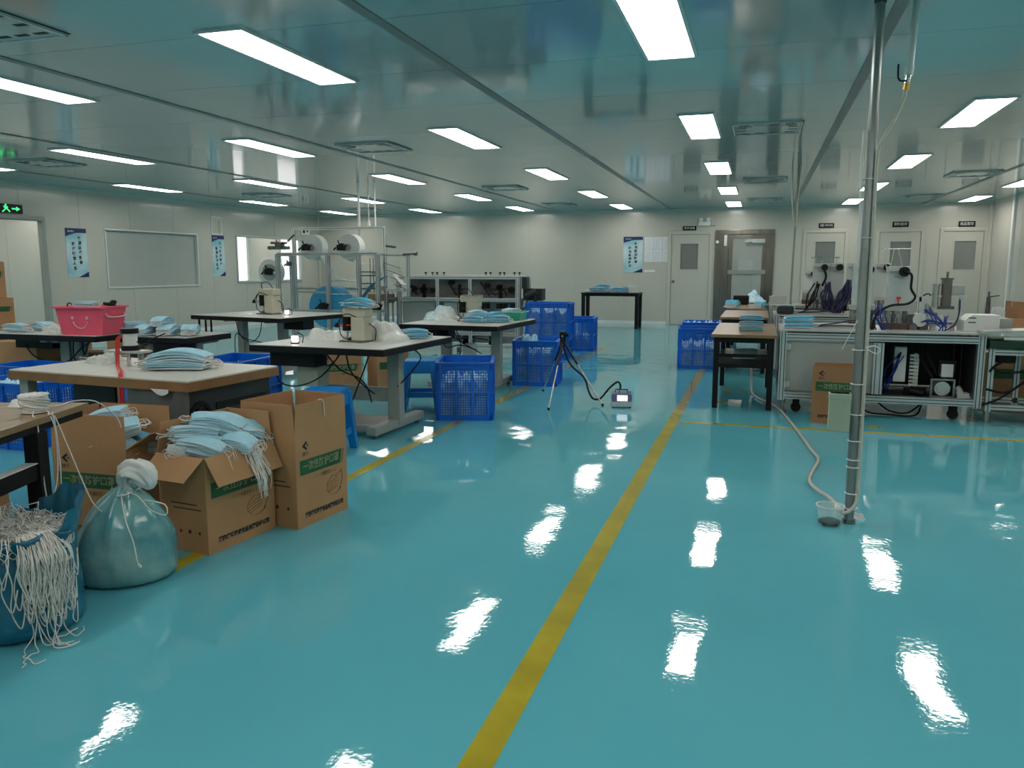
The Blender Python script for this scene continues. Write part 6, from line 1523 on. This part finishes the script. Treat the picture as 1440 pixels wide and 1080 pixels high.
tubes('hose', t, 'rubber', [[(0.97, 0.44, 1.32), (1.02, 0.42, 1.24), (1.0, 0.42, 1.14), (0.9, 0.42, 1.10), (0.86, 0.42, 1.0)], [(0.56, 0.5, 1.36), (0.60, 0.48, 1.24), (0.56, 0.48, 1.12)]], 0.014, n=7)
tubes('cable', t, 'cable_navy', [[(0.30, 0.24, 0.80), (0.45, 0.22, 0.84), (0.7, 0.24, 0.81)], [(0.28, 0.26, 0.80), (0.5, 0.24, 0.81), (0.72, 0.26, 0.83)]], 0.008)
o = MB().box(-0.1, 0.1, -0.09, 0.09, 0, 0.10).build('motor_cover', 'grey_dark', bevel=0.03, loc=(0.31, 10.48, 0.781)); tag(o, 'dark rounded motor cover on the rear bench corner', 'machine part')
bundle('white folded cloth bundle on the rear bench corner', 'c', (0.33, 10.85, 0.781), (0, 0, 0.1), None, scale=1.2, loops=False)
t = thing('machine_bench', 'far aluminium machine bench, third from the camera at the wall', 'machine', (0.15, 13.0, 0))
bench_frame(t, 1.8, 1.0, 0.765, 0.12, div=0.88)
MB().box(0.06, 1.74, 0.035, 0.041, 0.21, 0.675).build('side_panel', 'panel_grey', t)
for x in (0.6, 1.0, 1.35): tower(t, x, 0.5, 0.78, 0.19, 0.30, 0.04)
m = MB(); m.cyl((0.1, 0.2, 0.83), (0.1, 0.5, 0.83), 0.09, n=20); m.box(0.0, 0.25, 0.15, 0.55, 0.78, 0.9); m.build('feed_motor', 'panel_grey', t)

# --- power pole behind the rear bench
t = thing('power_pole', 'slim dark conduit from the ceiling down to the rear bench', 'pole', (0.40, 11.45, 0))
MB().cyl((0, 0, 0.785), (0.02, 0, CEIL), 0.016, n=10).build('conduit', 'grey_paint', t)
MB().box(-0.12, 0.25, -0.03, 0.03, 0.785, 0.815).build('foot_bar', 'steel_dark', t)
for k, dx in enumerate((-0.035, 0.03)):
    MB().tube([(0.02, -0.02, 1.85), (dx * 0.8, -0.02, 2.1), (dx * 1.3, -0.01, 2.4), (dx * 1.6, 0, CEIL)], 0.010, n=6).build('air_line', 'hose_clear', t)

# --- carton and mint box near the pole
c = carton('open printed carton standing in front of the machine bench', (0.69, 7.50, 0), math.radians(-7), 0.40, 0.30, 0.50, (None, None, None, None), m='carton_dark', side_print=False)
MB().box(-0.195, 0.195, -0.06, -0.055, 0.44, 0.515).build('inner_flap', 'carton_inside', c)

# --- steel pole with hoses (nearest)
t = thing('steel_pole', 'bright steel pole from floor to ceiling wrapped with clear hose', 'pole', (0.505, 4.46, 0))
tb_ = MB().cyl((0, 0, 0), (0.02, 0.21, CEIL), 0.0245, n=24).build('tube', 'pole_steel', t)
MB().cyl((0, 0, 0.0), (0, 0, 0.02), 0.034, n=20).build('floor_flange', 'steel', t)
MB().cyl((0.02, 0.208, CEIL - 0.02), (0.02, 0.21, CEIL), 0.03, n=20).build('ceiling_flange', 'steel_dark', t)
for z in (0.08, 0.16, 0.30, 0.34, 0.44, 0.58, 0.74, 0.92, 1.5, 1.8):
    m = MB(); m.ring((0.008, 0.0778*z, z), (0.008, 0.0778*z, z + 0.004), 0.036, 0.026, n=18); m.build('cable_tie', 'ink_white', tb_)
m = MB(); m.tube([(0.03, 0.0, 0.94), (0.07, -0.01, 0.95), (0.10, -0.01, 0.93), (0.08, 0.0, 0.91), (0.04, 0, 0.93)], 0.003, n=5); m.build('string', 'ink_white', t)
m = MB(); m.cyl((-0.02, -0.02, 1.08), (-0.085, -0.02, 0.93), 0.0025, n=5); m.build('string', 'ink_white', t)
MB().tube([(0.158, 0.16, 2.245), (0.152, 0.16, 2.20), (0.115, 0.14, 2.10), (0.065, 0.12, 2.0), (0.042, 0.125, 1.92), (0.04, 0.11, 1.6), (0.04, 0.08, 1.2), (0.04, 0.06, 0.9), (0.038, 0.025, 0.45), (0.037, 0.005, 0.22), (0.03, -0.02, 0.12), (-0.01, -0.035, 0.07), (-0.04, -0.03, 0.06)], 0.010, n=10).build('clear_hose', 'hose_clear', t)
MB().tube([(-0.026, 0.145, 2.05), (-0.030, 0.12, 1.8), (-0.022, 0.10, 1.6), (-0.030, 0.09, 1.4), (-0.026, 0.08, 1.25)], 0.009, n=8).build('clear_hose', 'clear_wrap', t) if mat('clear_wrap', (0.8, 0.8, 0.78), 0.08, alpha=0.5, coat=0.5, bump=1.0, bscale=30) else None
t2 = thing('switch_box', 'mint green electrical box strapped to the steel pole', 'electrical box', (0.425, 4.455, 0.50))
MB().box(-0.052, 0.052, -0.035, 0.035, 0, 0.20).build('housing', 'mint', t2, bevel=0.004); MB().box(-0.054, 0.054, -0.037, 0.037, 0.168, 0.200).build('lid', 'mint', t2, bevel=0.004)
# ceiling air drop with ball valve
t = thing('air_drop_pipe', 'frosted air pipe with brass ball valve hanging from the ceiling by the pole', 'pipe', (0.67, 4.62, 0))
MB().cyl((0.03, 0.08, CEIL), (0.005, 0.0, 2.32), 0.017, n=14).build('pipe', 'hose_pale', t) if mat('hose_pale', (0.62, 0.70, 0.68), 0.3, var=0.06) else None
MB().cyl((0.006, 0.002, 2.355), (0.001, 0, 2.31), 0.021, n=14).build('coupling', 'hose_pale', t)
MB().cyl((0.001, 0, 2.31), (-0.004, 0, 2.265), 0.016, n=12).build('valve_body', 'chrome', t)
MB().cyl((-0.004, 0, 2.27), (-0.007, 0, 2.24), 0.018, n=6).build('brass_nut', 'brass', t)
MB().tube([(-0.005, -0.01, 2.285), (-0.03, -0.02, 2.28), (-0.05, -0.03, 2.295), (-0.052, -0.03, 2.36)], 0.005, n=6, smooth=1).build('valve_lever', 'black_metal', t)
o = MB().tube([(-0.05, 9.2, 0.25), (-0.04, 8.95, 0.03), (0.03, 8.55, 0.014), (0.20, 8.05, 0.014), (0.32, 7.13, 0.014), (0.41, 6.2, 0.014), (0.445, 5.88, 0.014), (0.39, 5.55, 0.014), (0.35, 5.25, 0.014), (0.38, 4.98, 0.03), (0.43, 4.70, 0.06), (0.462, 4.44, 0.065)], 0.012, n=10).build('floor_hose', 'hose_clear'); tag(o, 'clear hose snaking over the floor from the wooden table to the pole', 'hose')
t = thing('plastic_cup', 'clear plastic cup holding dark grit at the foot of the pole', 'cup', (0.405, 4.40, 0))
prof = [(0.0, 0.002), (0.050, 0.002), (0.053, 0.0), (0.068, 0.10), (0.071, 0.102), (0.071, 0.106), (0.066, 0.106), (0.050, 0.006), (0.0, 0.006)]
MB().lathe(prof, 32).build('cup_wall', mat('clear_plastic', (0.8, 0.83, 0.83), 0.08, alpha=0.22, coat=0.3), t)
MB().ring((0, 0, 0.1), (0, 0, 0.107), 0.073, 0.067, n=32).build('rim', 'roll_white', t)
MB().lathe([(0.0, 0.007), (0.05, 0.007), (0.052, 0.02), (0.035, 0.032), (0.0, 0.03)], 18, jitter=lambda r_, z_, a_: r_ * (1 + 0.15 * math.sin(5 * a_))).build('grit', 'dark_void', t)
pile('crumpled white tissue beside the foot of the steel pole', (0.565, 4.56, 0), 0.035, 0.03, 0.035, 41, 'roll_white', name='tissue', cat='tissue', kind=None, n=14)
